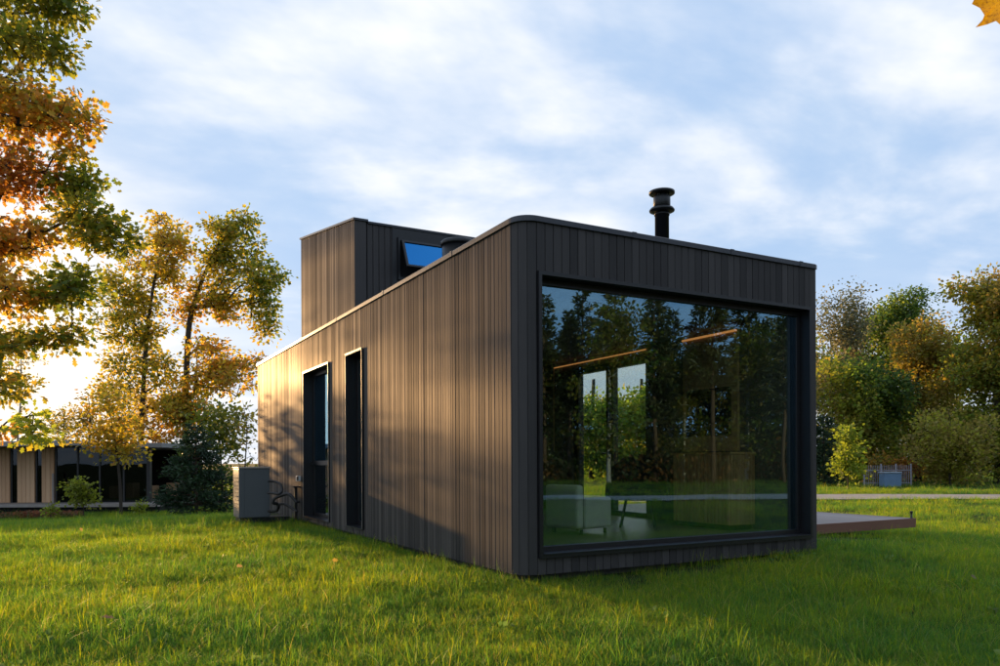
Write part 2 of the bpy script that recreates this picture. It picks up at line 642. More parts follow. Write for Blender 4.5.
def catmull(pts, n):
    pts = np.asarray(pts, float)
    P = np.vstack([2 * pts[0] - pts[1], pts, 2 * pts[-1] - pts[-2]])
    out = []
    for i in range(1, len(P) - 2):
        for t in np.linspace(0, 1, n, endpoint=False):
            a, b, c, d = P[i - 1], P[i], P[i + 1], P[i + 2]
            out.append(0.5 * ((2 * b) + (-a + c) * t + (2 * a - 5 * b + 4 * c - d) * t * t + (-a + 3 * b - 3 * c + d) * t ** 3))
    out.append(P[-2])
    return np.array(out)


PATH = catmull([(2, 22), (9, 15.2), (16.2, 10.6), (20.8, 8.2), (25.5, 3), (25, -4.5), (17, -10.6), (8, -15), (-2, -20), (-18, -27)], 10)
tg = np.gradient(PATH, axis=0)
tg /= np.linalg.norm(tg, axis=1)[:, None]
nrm = np.stack([-tg[:, 1], tg[:, 0]], 1)
pv, W_ = [], [-1.75, -0.9, 0, 0.9, 1.75]
for i, (p, q) in enumerate(zip(PATH, nrm)):
    for w in W_:
        xy = p + q * (w + 0.18 * smooth_noise(i * 0.5, w, 9) * (abs(w) > 1))
        pv.append((xy[0], xy[1], float(ground_z(xy[0], xy[1])) + 0.035))
pv = np.array(pv)
k0 = np.concatenate([np.arange(4) + 5 * i for i in range(len(PATH) - 1)])
pme = np_mesh('path', pv, np.stack([k0, k0 + 1, k0 + 6, k0 + 5], 1))
M['path'] = plain('sandy_path', (0.42, 0.345, 0.28), 0.95, 0, 0.1, 0.8, 22, 0.35, 3.0)
pme.materials.append(M['path'])
pme.polygons.foreach_set('use_smooth', [True] * len(pme.polygons))
tag(link('path', pme), 'sandy gravel path curving across the lawn', 'path', kind='structure')


def path_dist(x, y):
    d = np.full(np.shape(x), 1e9)
    for p in PATH:
        d = np.minimum(d, np.hypot(x - p[0], y - p[1]))
    return d


# ------------------------------------------------------------------ the black timber house
W, L, H = 3.891, 11.755, 3.2
RC = 0.173
house = tag(empty('timber_house'), 'dark stained timber modular house with rounded corner and huge front window', 'house')

# unit board: 1 x 1 x 1, outer face at y=0, chamfered outer long edges
ub = MB()
c_ = 0.05
ub.poly([(-.5, 1, 0), (-.5, .18, 0), (-.5 + c_, 0, 0), (.5 - c_, 0, 0), (.5, .18, 0), (.5, 1, 0),
         (-.5, 1, 1), (-.5, .18, 1), (-.5 + c_, 0, 1), (.5 - c_, 0, 1), (.5, .18, 1), (.5, 1, 1)],
        [(0, 1, 2, 3, 4, 5)[::-1], (6, 7, 8, 9, 10, 11), (0, 6, 7, 1)[::-1], (1, 7, 8, 2)[::-1], (2, 8, 9, 3)[::-1],
         (3, 9, 10, 4)[::-1], (4, 10, 11, 5)[::-1], (5, 11, 6, 0)[::-1]])
board_me = ub.mesh('board')
board_me.materials.append(M['board'])
TH = 0.022


def board(parent, p, ang, w, z0, z1, proud=0.0):
    """p: middle of the outer face in plan; ang: turn of the outward normal from -y"""
    o = link('board', board_me, parent)
    nx_, ny_ = math.sin(ang), -math.cos(ang)
    o.location = (p[0] + nx_ * proud, p[1] + ny_ * proud, z0)
    o.rotation_euler = (0, 0, ang)
    o.scale = (w, TH + proud, z1 - z0)
    return o


D1, D2, DZ0, DZ1 = 6.05, 7.64, 0.075, 2.615        # tall glazed door
N1, N2, NZ0, NZ1 = 4.385, 5.14, 0.085, 2.62        # narrow window
GAP = 0.0055
br = random.Random(11)
y = RC
while y < L - 0.03:
    w = br.choice([0.052, 0.068, 0.068, 0.085, 0.085])
    w = min(w, L - y)
    spans = [(0.0, H)]
    for a, b, z0, z1 in ((D1, D2, DZ0, DZ1), (N1, N2, NZ0, NZ1)):
        if y + w > a + 0.01 and y < b - 0.01:
            spans = [(0.0, z0), (z1, H)]
    for z0, z1 in spans:
        board(house, (0, y + w / 2), -math.pi / 2, w - GAP, z0 - (0.0 if z0 else br.uniform(0, .004)), z1, br.uniform(-0.001, 0.003))
    y += w
for k in range(3):                                   # three boards turn the rounded corner
    a0 = math.pi * (1.0 + k / 6.0)
    am = a0 + math.pi / 12
    rm = RC * math.cos(math.pi / 12)
    board(house, (RC + rm * math.cos(am), RC + rm * math.sin(am)), am + math.pi / 2, 2 * RC * math.sin(math.pi / 12) - 0.006, 0, H)
WX0, WX1, WZ0, WZ1 = 0.175, 3.782, 0.147, 2.757
x = RC
while x < WX1 - 0.02:
    w = min(0.0905, WX1 - x)
    board(house, (x + w / 2, 0), 0, w - GAP, WZ1, H, br.uniform(-.001, .0015))
    board(house, (x + w / 2, 0), 0, w - GAP, 0 - br.uniform(0, .004), WZ0, br.uniform(-.001, .0015))
    x += w
board(house, ((WX1 + W) / 2, 0), 0, W - WX1 - GAP, 0, H)

# shell behind the boards
sh = MB()
T0, T1 = TH + 0.004, 0.20
for a, b, z0, z1 in ((RC, N1, 0.01, H), (N1, N2, 0.01, NZ0), (N1, N2, NZ1, H), (N2, D1, 0.01, H), (D1, D2, 0.01, DZ0),
                     (D1, D2, DZ1, H), (D2, L - T1, 0.01, H)):
    sh.box(T0, T1, a, b, z0, z1)
sh.box(T0, RC, T1, RC + .0, 0.01, H) if False else None
sh.box(RC * 0.55, T1, RC * 0.55, RC, 0.01, H)
for a, b, z0, z1 in ((T1, WX1, 0.01, WZ0), (T1, WX1, WZ1, H), (WX1, W - 0.02, 0.01, H)):
    sh.box(a, b, T0, T1, z0, z1)
GD1, GD2, GDZ0, GDZ1 = 2.75, 4.60, 0.20, 2.53       # glass doors to the deck
for a, b, z0, z1 in ((T1, GD1, 0.01, H), (GD1, GD2, 0.01, GDZ0), (GD1, GD2, GDZ1, H), (GD2, L - T1, 0.01, H)):
    sh.box(W - T1, W - 0.03, a, b, z0, z1)
sh.box(T0, W - 0.03, L - T1, L - 0.03, 0.01, H)
sh.build('wall', M['backing'], house)
# cladding on the two faces turned away from the photograph
rc = MB()
y = 0.03
while y < L:
    spans = [(0, H)]
    if y + .09 > GD1 and y < GD2:
        spans = [(0, GDZ0), (GDZ1, H)]
    for z0, z1 in spans:
        rc.box(W - 0.028, W, y, min(y + 0.083, L), z0, z1)
    y += 0.0905
x = 0.03
while x < W - 0.05:
    rc.box(x, x + 0.083, L - 0.028, L, 0, H)
    x += 0.0905
tag(rc.build('side_cladding', M['board'], house), kind='stuff')
box('foundation', M['foundation'], house, 0.12, W - 0.12, 0.14, L - 0.12, -0.55, 0.008)

# roof deck, and a folded metal coping all round with the rounded corner
box('roof', M['coping'], house, 0.19, W - 0.19, 0.19, L - 0.19, 3.0, 3.08)
ov, inw = 0.022, 0.24
arc = [(RC + (RC + 0) * math.cos(math.pi + t), RC + RC * math.sin(math.pi + t)) for t in np.linspace(0, math.pi / 2, 9)]


def ring(off):
    pts = [(RC - (RC + off) * math.cos(t), RC - (RC + off) * math.sin(t)) for t in np.linspace(0, math.pi / 2, 9)] if RC + off > 0 else [(-off, -off)] * 9
    e = 0.05
    br_ = [(W + off - e, -off), (W + off - e * .3, -off + e * .3), (W + off, -off + e)]
    return pts + br_ + [(W + off, L + off), (-off, L + off)]


cp = MB()
ro, ri = ring(ov), ring(-inw)
n = len(ro)
prof = [(ro, 3.2, 0), (ro, 3.246, 0), (ring(ov - 0.006), 3.252, 0), (ri, 3.246, 0), (ri, 3.05, 0)]
for ptsr, z, _ in prof:
    cp.v += [(p[0], p[1], z) for p in ptsr]
for k in range(len(prof) - 1):
    for i in range(n):
        j = (i + 1) % n
        cp.f.append((k * n + i, k * n + j, (k + 1) * n + j, (k + 1) * n + i))
inn = ring(-0.01)
k0 = len(cp.v)
cp.v += [(p[0], p[1], 3.2005) for p in inn]
for i in range(n):
    j = (i + 1) % n
    cp.f.append((i, k0 + i, k0 + j, j))
cop = cp.build('coping', M['coping'], house)
for sx in (1.25, 2.55, 3.6):                        # lapped joints of the coping sheets
    box('coping_joint', M['coping'], cop, sx, sx + 0.05, -ov - 0.003, 0.1, 3.198, 3.2545)
for sy in (1.4, 3.5, 5.6, 7.7, 9.8):
    box('coping_joint', M['coping'], cop, -ov - 0.003, 0.1, sy, sy + 0.05, 3.198, 3.2545)

# big front window
win = box('window', M['black_metal'], house, WX0 + .002, WX0 + 0.036, -0.03, 0.19, WZ0 + .037, WZ1 - .037)
win.name = 'window'
wf = MB()
wf.box(WX1 - 0.036, WX1 - .002, -0.03, 0.19, WZ0 + .037, WZ1 - .037)
wf.box(WX0 + .002, WX1 - .002, -0.03, 0.19, WZ1 - 0.037, WZ1 - .002)
wf.box(WX0 + .002, WX1 - .002, -0.036, 0.19, WZ0 + .002, WZ0 + 0.037)
wf.build('frame', M['black_metal'], win)
sw = MB()
ga, gb, gc, gd = WX0 + .036, WX1 - .036, WZ0 + .037, WZ1 - .037
sf = 0.058
sw.box(ga + .001, ga + sf, 0.105, 0.165, gc + sf, gd - sf, .004)
sw.box(gb - sf, gb - .001, 0.105, 0.165, gc + sf, gd - sf, .004)
sw.box(ga + .001, gb - .001, 0.104, 0.166, gd - sf, gd - .001, .004)
sw.box(ga + .001, gb - .001, 0.104, 0.166, gc + .001, gc + sf, .004)
sw.build('sash', M['black_metal'], win)
box('pane', M['glass'], win, ga + sf - .01, gb - sf + .01, 0.130, 0.134, gc + sf - .01, gd - sf + .01)
box('drip_sill', M['coping'], win, WX0 + .04, WX1 - .04, -0.045, 0.10, WZ0 + .0375, WZ0 + .045)


def side_opening(name, a, b, z0, z1, transom=None, handle=False):
    """deep black metal surround in the long wall with the glazing set well back"""
    lip, dep, t = 0.024, 0.215, 0.014
    w_ = MB().box(-lip, dep, a, a + t, z0 + t, z1 - t).build(name, M['black_metal'], house)
    f = MB()
    f.box(-lip, dep, b - t, b, z0 + t, z1 - t)
    f.box(-lip - .004, dep, a, b, z1 - t, z1)
    f.box(-lip - .012, dep, a, b, z0, z0 + t)
    f.build('frame', M['black_metal'], w_)
    s = MB()
    p = 0.06
    s.box(0.15, 0.21, a + t + .001, a + t + p, z0 + t + p, z1 - t - p, .004)
    s.box(0.15, 0.21, b - t - p, b - t - .001, z0 + t + p, z1 - t - p, .004)
    s.box(0.149, 0.211, a + t + .001, b - t - .001, z1 - t - p, z1 - t - .001, .004)
    s.box(0.149, 0.211, a + t + .001, b - t - .001, z0 + t + .001, z0 + t + p, .004)
    s.build('sash', M['black_metal'], w_)
    cuts = [z0 + t + p - .01] + ([transom] if transom else []) + [z1 - t - p + .01]
    for k in range(len(cuts) - 1):
        box('pane', M['glass_dark'] if k == 0 and transom else M['glass'], w_, 0.175, 0.179, a + t + p - .01, b - t - p + .01,
            cuts[k] + (.03 if k else 0), cuts[k + 1] - (.03 if k < len(cuts) - 2 else 0))
    if transom:
        box('transom', M['black_metal'], w_, 0.148, 0.205, a + t + p, b - t - p, transom - .04, transom + .04, .004)
    # bright edge trim round the outer lip
    e = MB()
    e.box(-lip - .004, -lip, a - .001, a + .007, z0, z1)
    e.box(-lip - .004, -lip, b - .007, b + .001, z0, z1)
    e.box(-lip - .0075, -lip + .012, a - .006, b + .006, z1 + .0005, z1 + .014)
    e.build('edge_trim', M['pump_trim'], w_)
    if handle:
        hm = MB().tube([(0.14, b - .12, 1.0), (0.10, b - .12, 1.0), (0.10, b - .25, 1.0)], 0.011)
        hm.build('handle', M['flue'], w_)
    return w_


side_opening('door', D1, D2, DZ0, DZ1, transom=1.02, handle=True)
side_opening('window', N1, N2, NZ0, NZ1)

# glass doors to the deck in the far side wall
gdm = MB()
for a, b in ((GD1, GD1 + .07), (3.60, 3.78), (GD2 - .07, GD2)):
    gdm.box(W - 0.16, W - 0.06, a, b, GDZ0 + .07, GDZ1 - .07, .004)
gdm.box(W - .161, W - .059, GD1, GD2, GDZ0, GDZ0 + .07, .004)
gdm.box(W - .161, W - .059, GD1, GD2, GDZ1 - .07, GDZ1, .004)
gdo = gdm.build('deck_door', M['black_metal'], house)
box('pane', M['glass_clear'], gdo, W - .112, W - .108, GD1 + .065, 3.605, GDZ0 + .065, GDZ1 - .065)
box('pane', M['glass_clear'], gdo, W - .112, W - .108, 3.775, GD2 - .065, GDZ0 + .065, GDZ1 - .065)
MB().tube([(W - .17, 3.68, 1.15), (W - .22, 3.68, 1.15), (W - .22, 3.80, 1.15)], 0.011).build('handle', M['flue'], gdo)

# room behind the glass
box('interior_floor', M['floor_in'], house, T1 + .001, W - T1 - .001, T1 + .001, L - T1 - .001, 0.10, 0.20)
box('interior_ceiling', M['wall_in'], house, T1 + .001, W - T1 - .001, T1 + .001, L - T1 - .001, 2.70, 2.76)
iw = MB()
iw.box(T1 + .001, T1 + .02, T1 + .001, N1 - .02, 0.2, 2.7)
iw.box(T1 + .001, T1 + .02, N2 + .02, D1 - .02, 0.2, 2.7)
iw.box(W - T1 - .02, W - T1 - .001, T1 + .001, GD1 - .02, 0.2, 2.7)
iw.box(W - T1 - .02, W - T1 - .001, GD2 + .02, L - T1, 0.2, 2.7)
iw.box(W - T1 - .02, W - T1 - .001, GD1 - .02, GD2 + .02, GDZ1 + .01, 2.7)
iw.build('interior_wall', M['wall_in'], house)
ip = MB()
ip.box(T1 + .03, 1.9, 5.9, 5.99, 0.2, 2.7)
ip.box(2.75, W - T1 - .03, 5.9, 5.99, 0.2, 2.7)
ip.build('partition', M['panel_in'], house)
box('wall_panel', M['panel_in'], house, W - T1 - .06, W - T1 - .021, 0.95, 1.92, 1.15, 2.62)
box('wall_panel', M['chair'], house, W - T1 - .09, W - T1 - .061, 1.05, 1.82, 1.35, 1.95)
ls = MB()
ls.box(W - T1 - .08, W - T1 - .06, 0.95, 1.92, 2.622, 2.645)
ls.build('light_strip', M['led'], house)
ls = MB()
ls.box(W - T1 - .045, W - T1 - .03, 2.72, 5.15, 2.622, 2.636)
ls.build('light_strip', M['led'], house)
ls = MB()
ls.box(W - T1 - .05, W - T1 - .03, 5.15, 5.17, 1.2, 2.62)
ls.build('warm_strip', M['panel_in'], house)  # warm upright strip added for the line of the hallway corner
box('warm_strip', M['slat_wood'], house, 0.9, 3.2, 0.30, 0.36, 2.655, 2.699)  # wooden strip put in for a faint warm cornice line ghosted in the glass

# roof volume with its tilted skylight
TX1, TY0, TY1 = 2.35, 4.74, 7.82
roofbox = MB()
tz = lambda yy: 4.52 + (yy - TY0) / (TY1 - TY0) * 0.50
vs = []
for xx in (0.027, TX1):
    for yy in (TY0 + .03, TY1):
        vs += [(xx, yy, 3.06), (xx, yy, tz(yy) - .01)]
roofbox.poly(vs, [(0, 2, 3, 1)[::-1], (4, 6, 7, 5), (0, 4, 5, 1), (2, 6, 7, 3)[::-1], (1, 5, 7, 3), (0, 2, 6, 4)[::-1]])
tower = roofbox.build('roof_volume', M['backing'], house)
y = TY0
while y < TY1 - 0.03:
    w = br.choice([0.082, 0.098, 0.098])
    w = min(w, TY1 - y)
    board(tower, (0, y + w / 2), -math.pi / 2, w - GAP, 3.2525, tz(y) + .005, br.uniform(-.001, .002))
    y += w
board(tower, (0.09, TY0), 0, 0.172, 3.06, 4.55)
x = 0.19
while x < 0.57:
    board(tower, (x + .045, TY0 + .012), 0, 0.083, 3.06, 4.50, br.uniform(-.001, .002))
    x += 0.0905
tf = MB()
tf.box(0.575, TX1, TY0 + .002, TY0 + .027, 4.36, 4.50)
tf.box(0.575, 0.65, TY0 + .002, TY0 + .027, 3.07, 4.36)
tf.box(1.75, TX1, TY0 + .002, TY0 + .027, 3.07, 4.36)
tf.box(0.65, 1.75, TY0 + .002, TY0 + .027, 3.07, 3.72)
tf.build('front_panel', M['black_metal'], tower)
# flashing along the sloping top
fl = MB()
for (xa, xb, ya, yb, dz) in ((-0.022, 0.2, TY0 - .022, TY1 + .02, .032), (0.2, TX1 + .02, TY0 - .012, TY1 + .02, .008)):
    za, zb = tz(ya), tz(yb)
    fl.poly([(xa, ya, za + dz - .03), (xb, ya, za + dz - .03), (xb, yb, zb + dz - .03), (xa, yb, zb + dz - .03),
             (xa, ya, za + dz), (xb, ya, za + dz), (xb, yb, zb + dz), (xa, yb, zb + dz)],
            [(3, 2, 1, 0), (4, 5, 6, 7), (0, 1, 5, 4), (1, 2, 6, 5), (2, 3, 7, 6), (3, 0, 4, 7)])
fl.build('flashing', M['coping'], tower)
sk = MB()
sk.box(0.655, 0.69, TY0 - .03, TY0 + .026, 3.725, 4.355)
sk.box(1.70, 1.745, TY0 - .03, TY0 + .026, 3.725, 4.355)
sk.box(0.69, 1.70, TY0 - .03, TY0 + .026, 4.31, 4.355)
sk.box(0.69, 1.70, TY0 - .03, TY0 + .026, 3.725, 3.77)
skl = sk.build('skylight', M['black_metal'], tower)
bottom_out, zt, zb = 0.20, 4.30, 3.87
sp = MB()
d = Vector((0, -bottom_out, zb - zt)).normalized()
nr = Vector((0, d.z, -d.y)).normalized()
for xa, xb, s0, s1 in ((0.70, 0.735, 0, 1), (1.655, 1.69, 0, 1), (0.735, 1.655, 0, .07), (0.735, 1.655, .93, 1)):
    q = []
    for off in (0.0, 0.03):
        for xx, s in ((xa, s0), (xb, s0), (xb, s1), (xa, s1)):
            p = Vector((xx, TY0 - .035, zt)) + d * (s * 0.474) + nr * off
            q.append(p)
    sp.poly(q, [(0, 1, 2, 3), (7, 6, 5, 4), (0, 4, 5, 1), (1, 5, 6, 2), (2, 6, 7, 3), (3, 7, 4, 0)])
sp.build('sash', M['black_metal'], skl)
q = []
for off in (0.012, 0.016):
    for xx, s in ((0.73, .05), (1.66, .05), (1.66, .95), (0.73, .95)):
        q.append(Vector((xx, TY0 - .035, zt)) + d * (s * 0.474) + nr * off)
MB().poly(q, [(0, 1, 2, 3), (7, 6, 5, 4), (0, 4, 5, 1), (1, 5, 6, 2), (2, 6, 7, 3), (3, 7, 4, 0)]).build('pane', M['glass_blue'], skl)

# flue and vent drum on the roof
flue = empty('flue_pipe', (3.35, 2.0, 3.08))
tag(flue, 'black flue pipe with flanged cap on the flat roof', 'chimney')
FZ = 0.39
MB().lathe([(0.093, 0.0), (0.093, 0.83 + FZ), (0.101, 0.83 + FZ), (0.101, 0.86 + FZ)], 28).build('pipe', M['flue'], flue, True)
MB().lathe([(0.12, 0.87 + FZ), (0.165, 0.885 + FZ), (0.168, 0.90 + FZ), (0.15, 0.925 + FZ), (0.105, 0.945 + FZ)], 28).build('storm_collar', M['flue'], flue, True)
MB().lathe([(0.108, 0.945 + FZ), (0.112, 0.95 + FZ), (0.112, 1.08 + FZ), (0.108, 1.085 + FZ)], 28).build('cowl', M['flue'], flue, True)
for k in range(4):
    a = k * math.pi / 2 + .4
    box('cap_post', M['flue'], flue, .1 * math.cos(a) - .008, .1 * math.cos(a) + .008, .1 * math.sin(a) - .008, .1 * math.sin(a) + .008, 1.085 + FZ, 1.125 + FZ)
MB().lathe([(0.155, 1.110 + FZ), (0.17, 1.118 + FZ), (0.17, 1.146 + FZ), (0.10, 1.168 + FZ), (0.02, 1.174 + FZ)], 28).build('cap', M['flue'], flue, True)
MB().lathe([(0.20, -0.02), (0.18, 0.03), (0.10, 0.10), (0.094, 0.10)], 28).build('flashing_boot', M['flue'], flue, True)
vent = empty('roof_vent', (0.82, 3.0, 3.07))
tag(vent, 'wide dark round vent drum on the roof beside the skylight', 'vent')
vent.location.z -= 0.06
MB().lathe([(0.21, 0.0), (0.21, 0.80), (0.20, 0.80)], 32).build('drum', M['flue'], vent, True)
MB().lathe([(0.225, 0.80), (0.23, 0.815), (0.23, 0.845), (0.21, 0.86), (0.05, 0.875)], 32).build('lid', M['flue'], vent, True)

# furniture seen through the glass
sofa = empty('armchair', (1.62, 1.45, 0.2), R(12))
sofa.scale = (.66, .66, .72)
tag(sofa, 'pale fabric armchair standing just inside the big window', 'armchair')
box('seat', M['sofa'], sofa, -.35, .35, -.35, .35, .08, .42, .05)
box('backrest', M['sofa'], sofa, -.46, -.30, -.40, .40, .10, .78, .05)
box('armrest', M['sofa'], sofa, -.30, .36, -.44, -.35, .10, .58, .04)
box('armrest', M['sofa'], sofa, -.30, .36, .35, .44, .10, .58, .04)
for sx in (-.3, .3):
    for sy in (-.33, .33):
        box('leg', M['black_metal'], sofa, sx - .02, sx + .02, sy - .02, sy + .02, 0, .08)
ch = empty('shell_chair', (2.72, 1.75, 0.2), R(-40))
tag(ch, 'black round-backed lounge chair inside the dark room', 'chair')
cb = MB()
vs, fs = [], []
nA, nB = 14, 7
for i in range(nA + 1):
    a = math.pi * (-0.05 + 1.1 * i / nA)
    for j in range(nB + 1):
        t = j / nB
        rr = 0.36 - 0.05 * (1 - t)
        top = 0.40 + 0.50 * math.sin(max(0, min(math.pi, a))) ** 0.7
        vs.append((rr * math.cos(a), rr * math.sin(a) * .9, 0.34 + (top - 0.34 + .02) * t))
for i in range(nA):
    for j in range(nB):
        k = i * (nB + 1) + j
        fs.append((k, k + 1, k + nB + 2, k + nB + 1))
cb.poly(vs, fs)
bk = cb.build('backrest', M['chair'], ch, True)
sol = bk.modifiers.new('thick', 'SOLIDIFY')
sol.thickness = 0.06
MB().lathe([(0.30, 0.34), (0.34, 0.37), (0.34, 0.43), (0.30, 0.46), (0.05, 0.465)], 24).build('seat', M['chair'], ch, True)
for a in (0.78, 2.36, 3.92, 5.5):
    MB().tube([(0.2 * math.cos(a), 0.2 * math.sin(a), 0.35), (0.3 * math.cos(a), 0.3 * math.sin(a), 0.0)], 0.014).build('leg', M['black_metal'], ch)
sb = empty('sideboard', (W - T1 - .24, 1.2, 0.2))
tag(sb, 'low oak sideboard with vertical slatted front behind the glass', 'sideboard')
box('carcass', M['slat_wood'], sb, -.19, .20, -.50, .50, .06, .90)
box('top', M['slat_wood'], sb, -.215, .205, -.52, .52, .902, .93)
for k in range(16):
    box('slat', M['slat_wood'], sb, -.208, -.191, -.49 + k * .0615, -.49 + k * .0615 + .038, .07, .895)
for k in range(16):
    box('slat', M['slat_wood'], sb, -.19 + k * .0245, -.19 + k * .0245 + .015, -.512, -.501, .07, .895)
box('plinth', M['black_metal'], sb, -.16, .18, -.46, .46, 0, .06)

# ------------------------------------------------------------------ heat pump by the long wall
AX0, AX1, AY0, AY1 = -1.05, -0.52, 8.03, 8.62
hp = empty('heat_pump', ((AX0 + AX1) / 2, (AY0 + AY1) / 2, 0.0))
tag(hp, 'grey boxy heat pump unit on black feet beside the long timber wall', 'heat pump')
hx, hy = (AX1 - AX0) / 2, (AY1 - AY0) / 2
Z0, Z1 = 0.06, 0.955
box('casing', M['pump'], hp, -hx, hx, -hy, hy, Z0, Z1 - .03, .012)
box('top_panel', M['pump_trim'], hp, -hx - .012, hx + .012, -hy - .012, hy + .012, Z1 - .029, Z1, .006)
box('corner_trim', M['pump'], hp, -hx - .004, -hx + .09, -hy - .006, -hy + .05, Z0 + .005, Z1 - .031, .004)
for k in range(9):
    box('guard_bar', M['black_metal'], hp, -hx - .012, -hx - .001, -.24, .24, .24 + k * .065, .248 + k * .065)
for sy in (-.2, .2):
    box('foot', M['black_metal'], hp, -hx + .04, hx + .25, sy - .05, sy + .05, -.22, Z0 - .001)
box('drain_tray', M['black_metal'], hp, -hx + .03, hx + .36, -hy + .06, hy - .06, -.02, Z0 - .002)


def px_tube(name, pts, r, label, dy=0.0):
    """hose traced on the plane of the pump's near end, running back to the wall"""
    P = [at(u, v, d_) for u, v, d_ in pts]
    P = catmull(P, 6)
    o = MB().tube([tuple(p) for p in P], r, 8).build(name, M['rubber'], None, True)
    return tag(o, label, 'hose', 'insulated hoses of the heat pump')


px_tube('insulated_hose', [(268, 481, 13.3), (274, 481.5, 13.3), (280, 484, 13.2), (282, 490, 13.1), (279, 494, 13.0), (272, 493, 13.1), (268, 493, 13.2)], 0.022,
        'upper black insulated hose looping out of the heat pump')
px_tube('insulated_hose', [(268, 511, 13.2), (275, 511, 13.15), (278, 508, 13.1), (277, 504, 13.05), (273, 503, 13.0), (274, 499, 13.0), (280, 496, 13.0), (287, 494, 12.95), (291, 496, 12.9), (297, 503, 12.85)], 0.026,
        'thick black hose bending in an S from pump to wall bracket')
px_tube('insulated_hose', [(277, 511, 13.1), (279, 505, 13.05), (284, 504, 13.0), (290, 507, 12.95), (297, 512, 12.85)], 0.022,
        'lowest black hose sagging from pump to wall bracket')
bk = empty('pipe_bracket', (0.0, 7.98, 0))
tag(bk, 'dark metal pipe bracket fixed to the timber wall by the hoses', 'bracket')
box('post', M['flue'], bk, -.10, -.055, -.04, .03, -.12, .58)
box('arm', M['flue'], bk, -.13, -.004, -.08, .12, .58, .605)
box('strut', M['flue'], bk, -.06, -.004, -.02, .01, .30, .33)
so = empty('wall_socket', (0.0, 7.93, 0.74))
tag(so, 'small pale electrical box on the timber wall near the door', 'socket')
box('box', M['plastic_white'], so, -.07, -.004, -.05, .07, -.045, .05, .008)
box('cover', M['rubber'], so, -.076, -.05, -.056, -.02, -.03, .045, .006)

# ------------------------------------------------------------------ deck
deck = empty('timber_deck', (3.9, 1.18, 0))
tag(deck, 'low reddish brown timber deck beside the house', 'deck')
DW, DL, DZ = 3.68, 5.4, 0.15
plank_me = MB().box(0, 0.138, 0, DL, 0, 0.026, .003).mesh('plank')
plank_me.materials.append(M['deck'])
k = 0
while (k + 1) * .1435 < DW:
    o = link('plank', plank_me, deck)
    o.location = (0.03 + k * .1435, .03, DZ - .026)
    k += 1
DWX = 0.03 + k * .1435
box('fascia', M['fascia'], deck, 0.025, DWX + .02, 0.0, 0.026, DZ - .135, DZ + .001, .003)
box('fascia', M['fascia'], deck, DWX + .0, DWX + .024, 0.028, DL + .03, DZ - .135, DZ + .0005, .003)
jm = MB()
for yy in (.5, 1.6, 2.7, 3.8, 4.9):
    jm.box(0.05, DWX - .02, yy, yy + .06, DZ - .14, DZ - .027)
jm.build('joist', M['backing'], deck)
for xx in (.3, 2.0, 3.4):
    for yy in (1.2, 2.7, 4.9):
        box('footing', M['foundation'], deck, xx, xx + .12, yy, yy + .12, -.5, DZ - .1405)
pl_ = empty('deck_light', (3.9 + DWX - .02, 1.18 + .05, DZ + .002))
tag(pl_, 'little black bollard light on the far deck corner', 'lamp')
MB().lathe([(0.022, 0), (0.022, .006), (0.014, .008), (0.014, .075)], 12).build('stem', M['flue'], pl_, True)
MB().lathe([(0.02, .075), (0.022, .078), (0.022, .10), (0.018, .104)], 12).build('head', M['flue'], pl_, True)

# ------------------------------------------------------------------ low pavilion behind the trees
PD = 30.0
pc = at(77, 463, PD)
pav = empty('garden_pavilion', (pc[0], pc[1], 0.0), -YAW)
tag(pav, 'low flat-roofed pavilion with larch panels and dark glazing behind autumn trees', 'pavilion')
S = PD / FPX
px = lambda u: (u - 77) * S
pz = lambda v: CAM[2] + (463.5 - v) * S
box('deck', M['pav_deck'], pav, px(-190), px(172), -1.3, 6.0, pz(505), pz(502.2))
box('skirting', M['backing'], pav, px(-180), px(172), -1.1, 5.8, pz(540), pz(505) - .002)
rf = MB()
rf.poly([(px(-200), -1.7, pz(449)), (px(94), -1.7, pz(446)), (px(94), 7, pz(446)), (px(-200), 7, pz(449)),
         (px(-200), -1.7, pz(446.5)), (px(94), -1.7, pz(441)), (px(94), 7, pz(441)), (px(-200), 7, pz(446.5))],
        [(3, 2, 1, 0), (4, 5, 6, 7), (0, 1, 5, 4), (1, 2, 6, 5), (2, 3, 7, 6), (3, 0, 4, 7)])
rfo = rf.build('roof', M['pav_roof'], pav)
box('roof', M['pav_roof'], pav, px(94) + .003, px(172), -0.9, 7, pz(448), pz(443.5))
box('ridge_vent', M['flue'], rfo, px(11), px(13), 1, 1.1, pz(447), pz(441))
for u0, u1 in ((-150, -118), (-104, -72), (-60, -40), (-26, 9.5), (17, 34.5), (41.5, 54)):
    nb_ = max(3, int((u1 - u0) * S / .14))
    p0 = box('wall_panel', M['pav_wood'], pav, px(u0), px(u1), 0.03, .14, pz(502.2), pz(447))
    for k in range(nb_):
        wv = (px(u1) - px(u0)) / nb_
        box('board', M['pav_wood'], p0, px(u0) + k * wv + .006, px(u0) + (k + 1) * wv - .006, 0.0, .029, pz(502) + .002, pz(447.5))
for u0, u1 in ((-118, -104), (-72, -60), (-40, -26), (9.5, 17), (34.5, 41.5), (54, 76), (76, 98), (98, 122), (122, 149)):
    g_ = box('window', M['black_metal'], pav, px(u0) + .005, px(u0) + .07, .05, .13, pz(502.2), pz(447))
    box('pane', M['glass_pavilion'], g_, px(u0) + .07, px(u1) - .005, .085, .09, pz(502), pz(447.5))
box('post', M['black_metal'], pav, px(147), px(150.5), -.05, .12, pz(502.2), pz(448))
box('post', M['pav_deck'], pav, px(57), px(58.6), -.35, -.28, pz(502.2), pz(473))
box('back_wall', M['backing'], pav, px(-180), px(150), 5.2, 5.3, pz(502.2), pz(448))
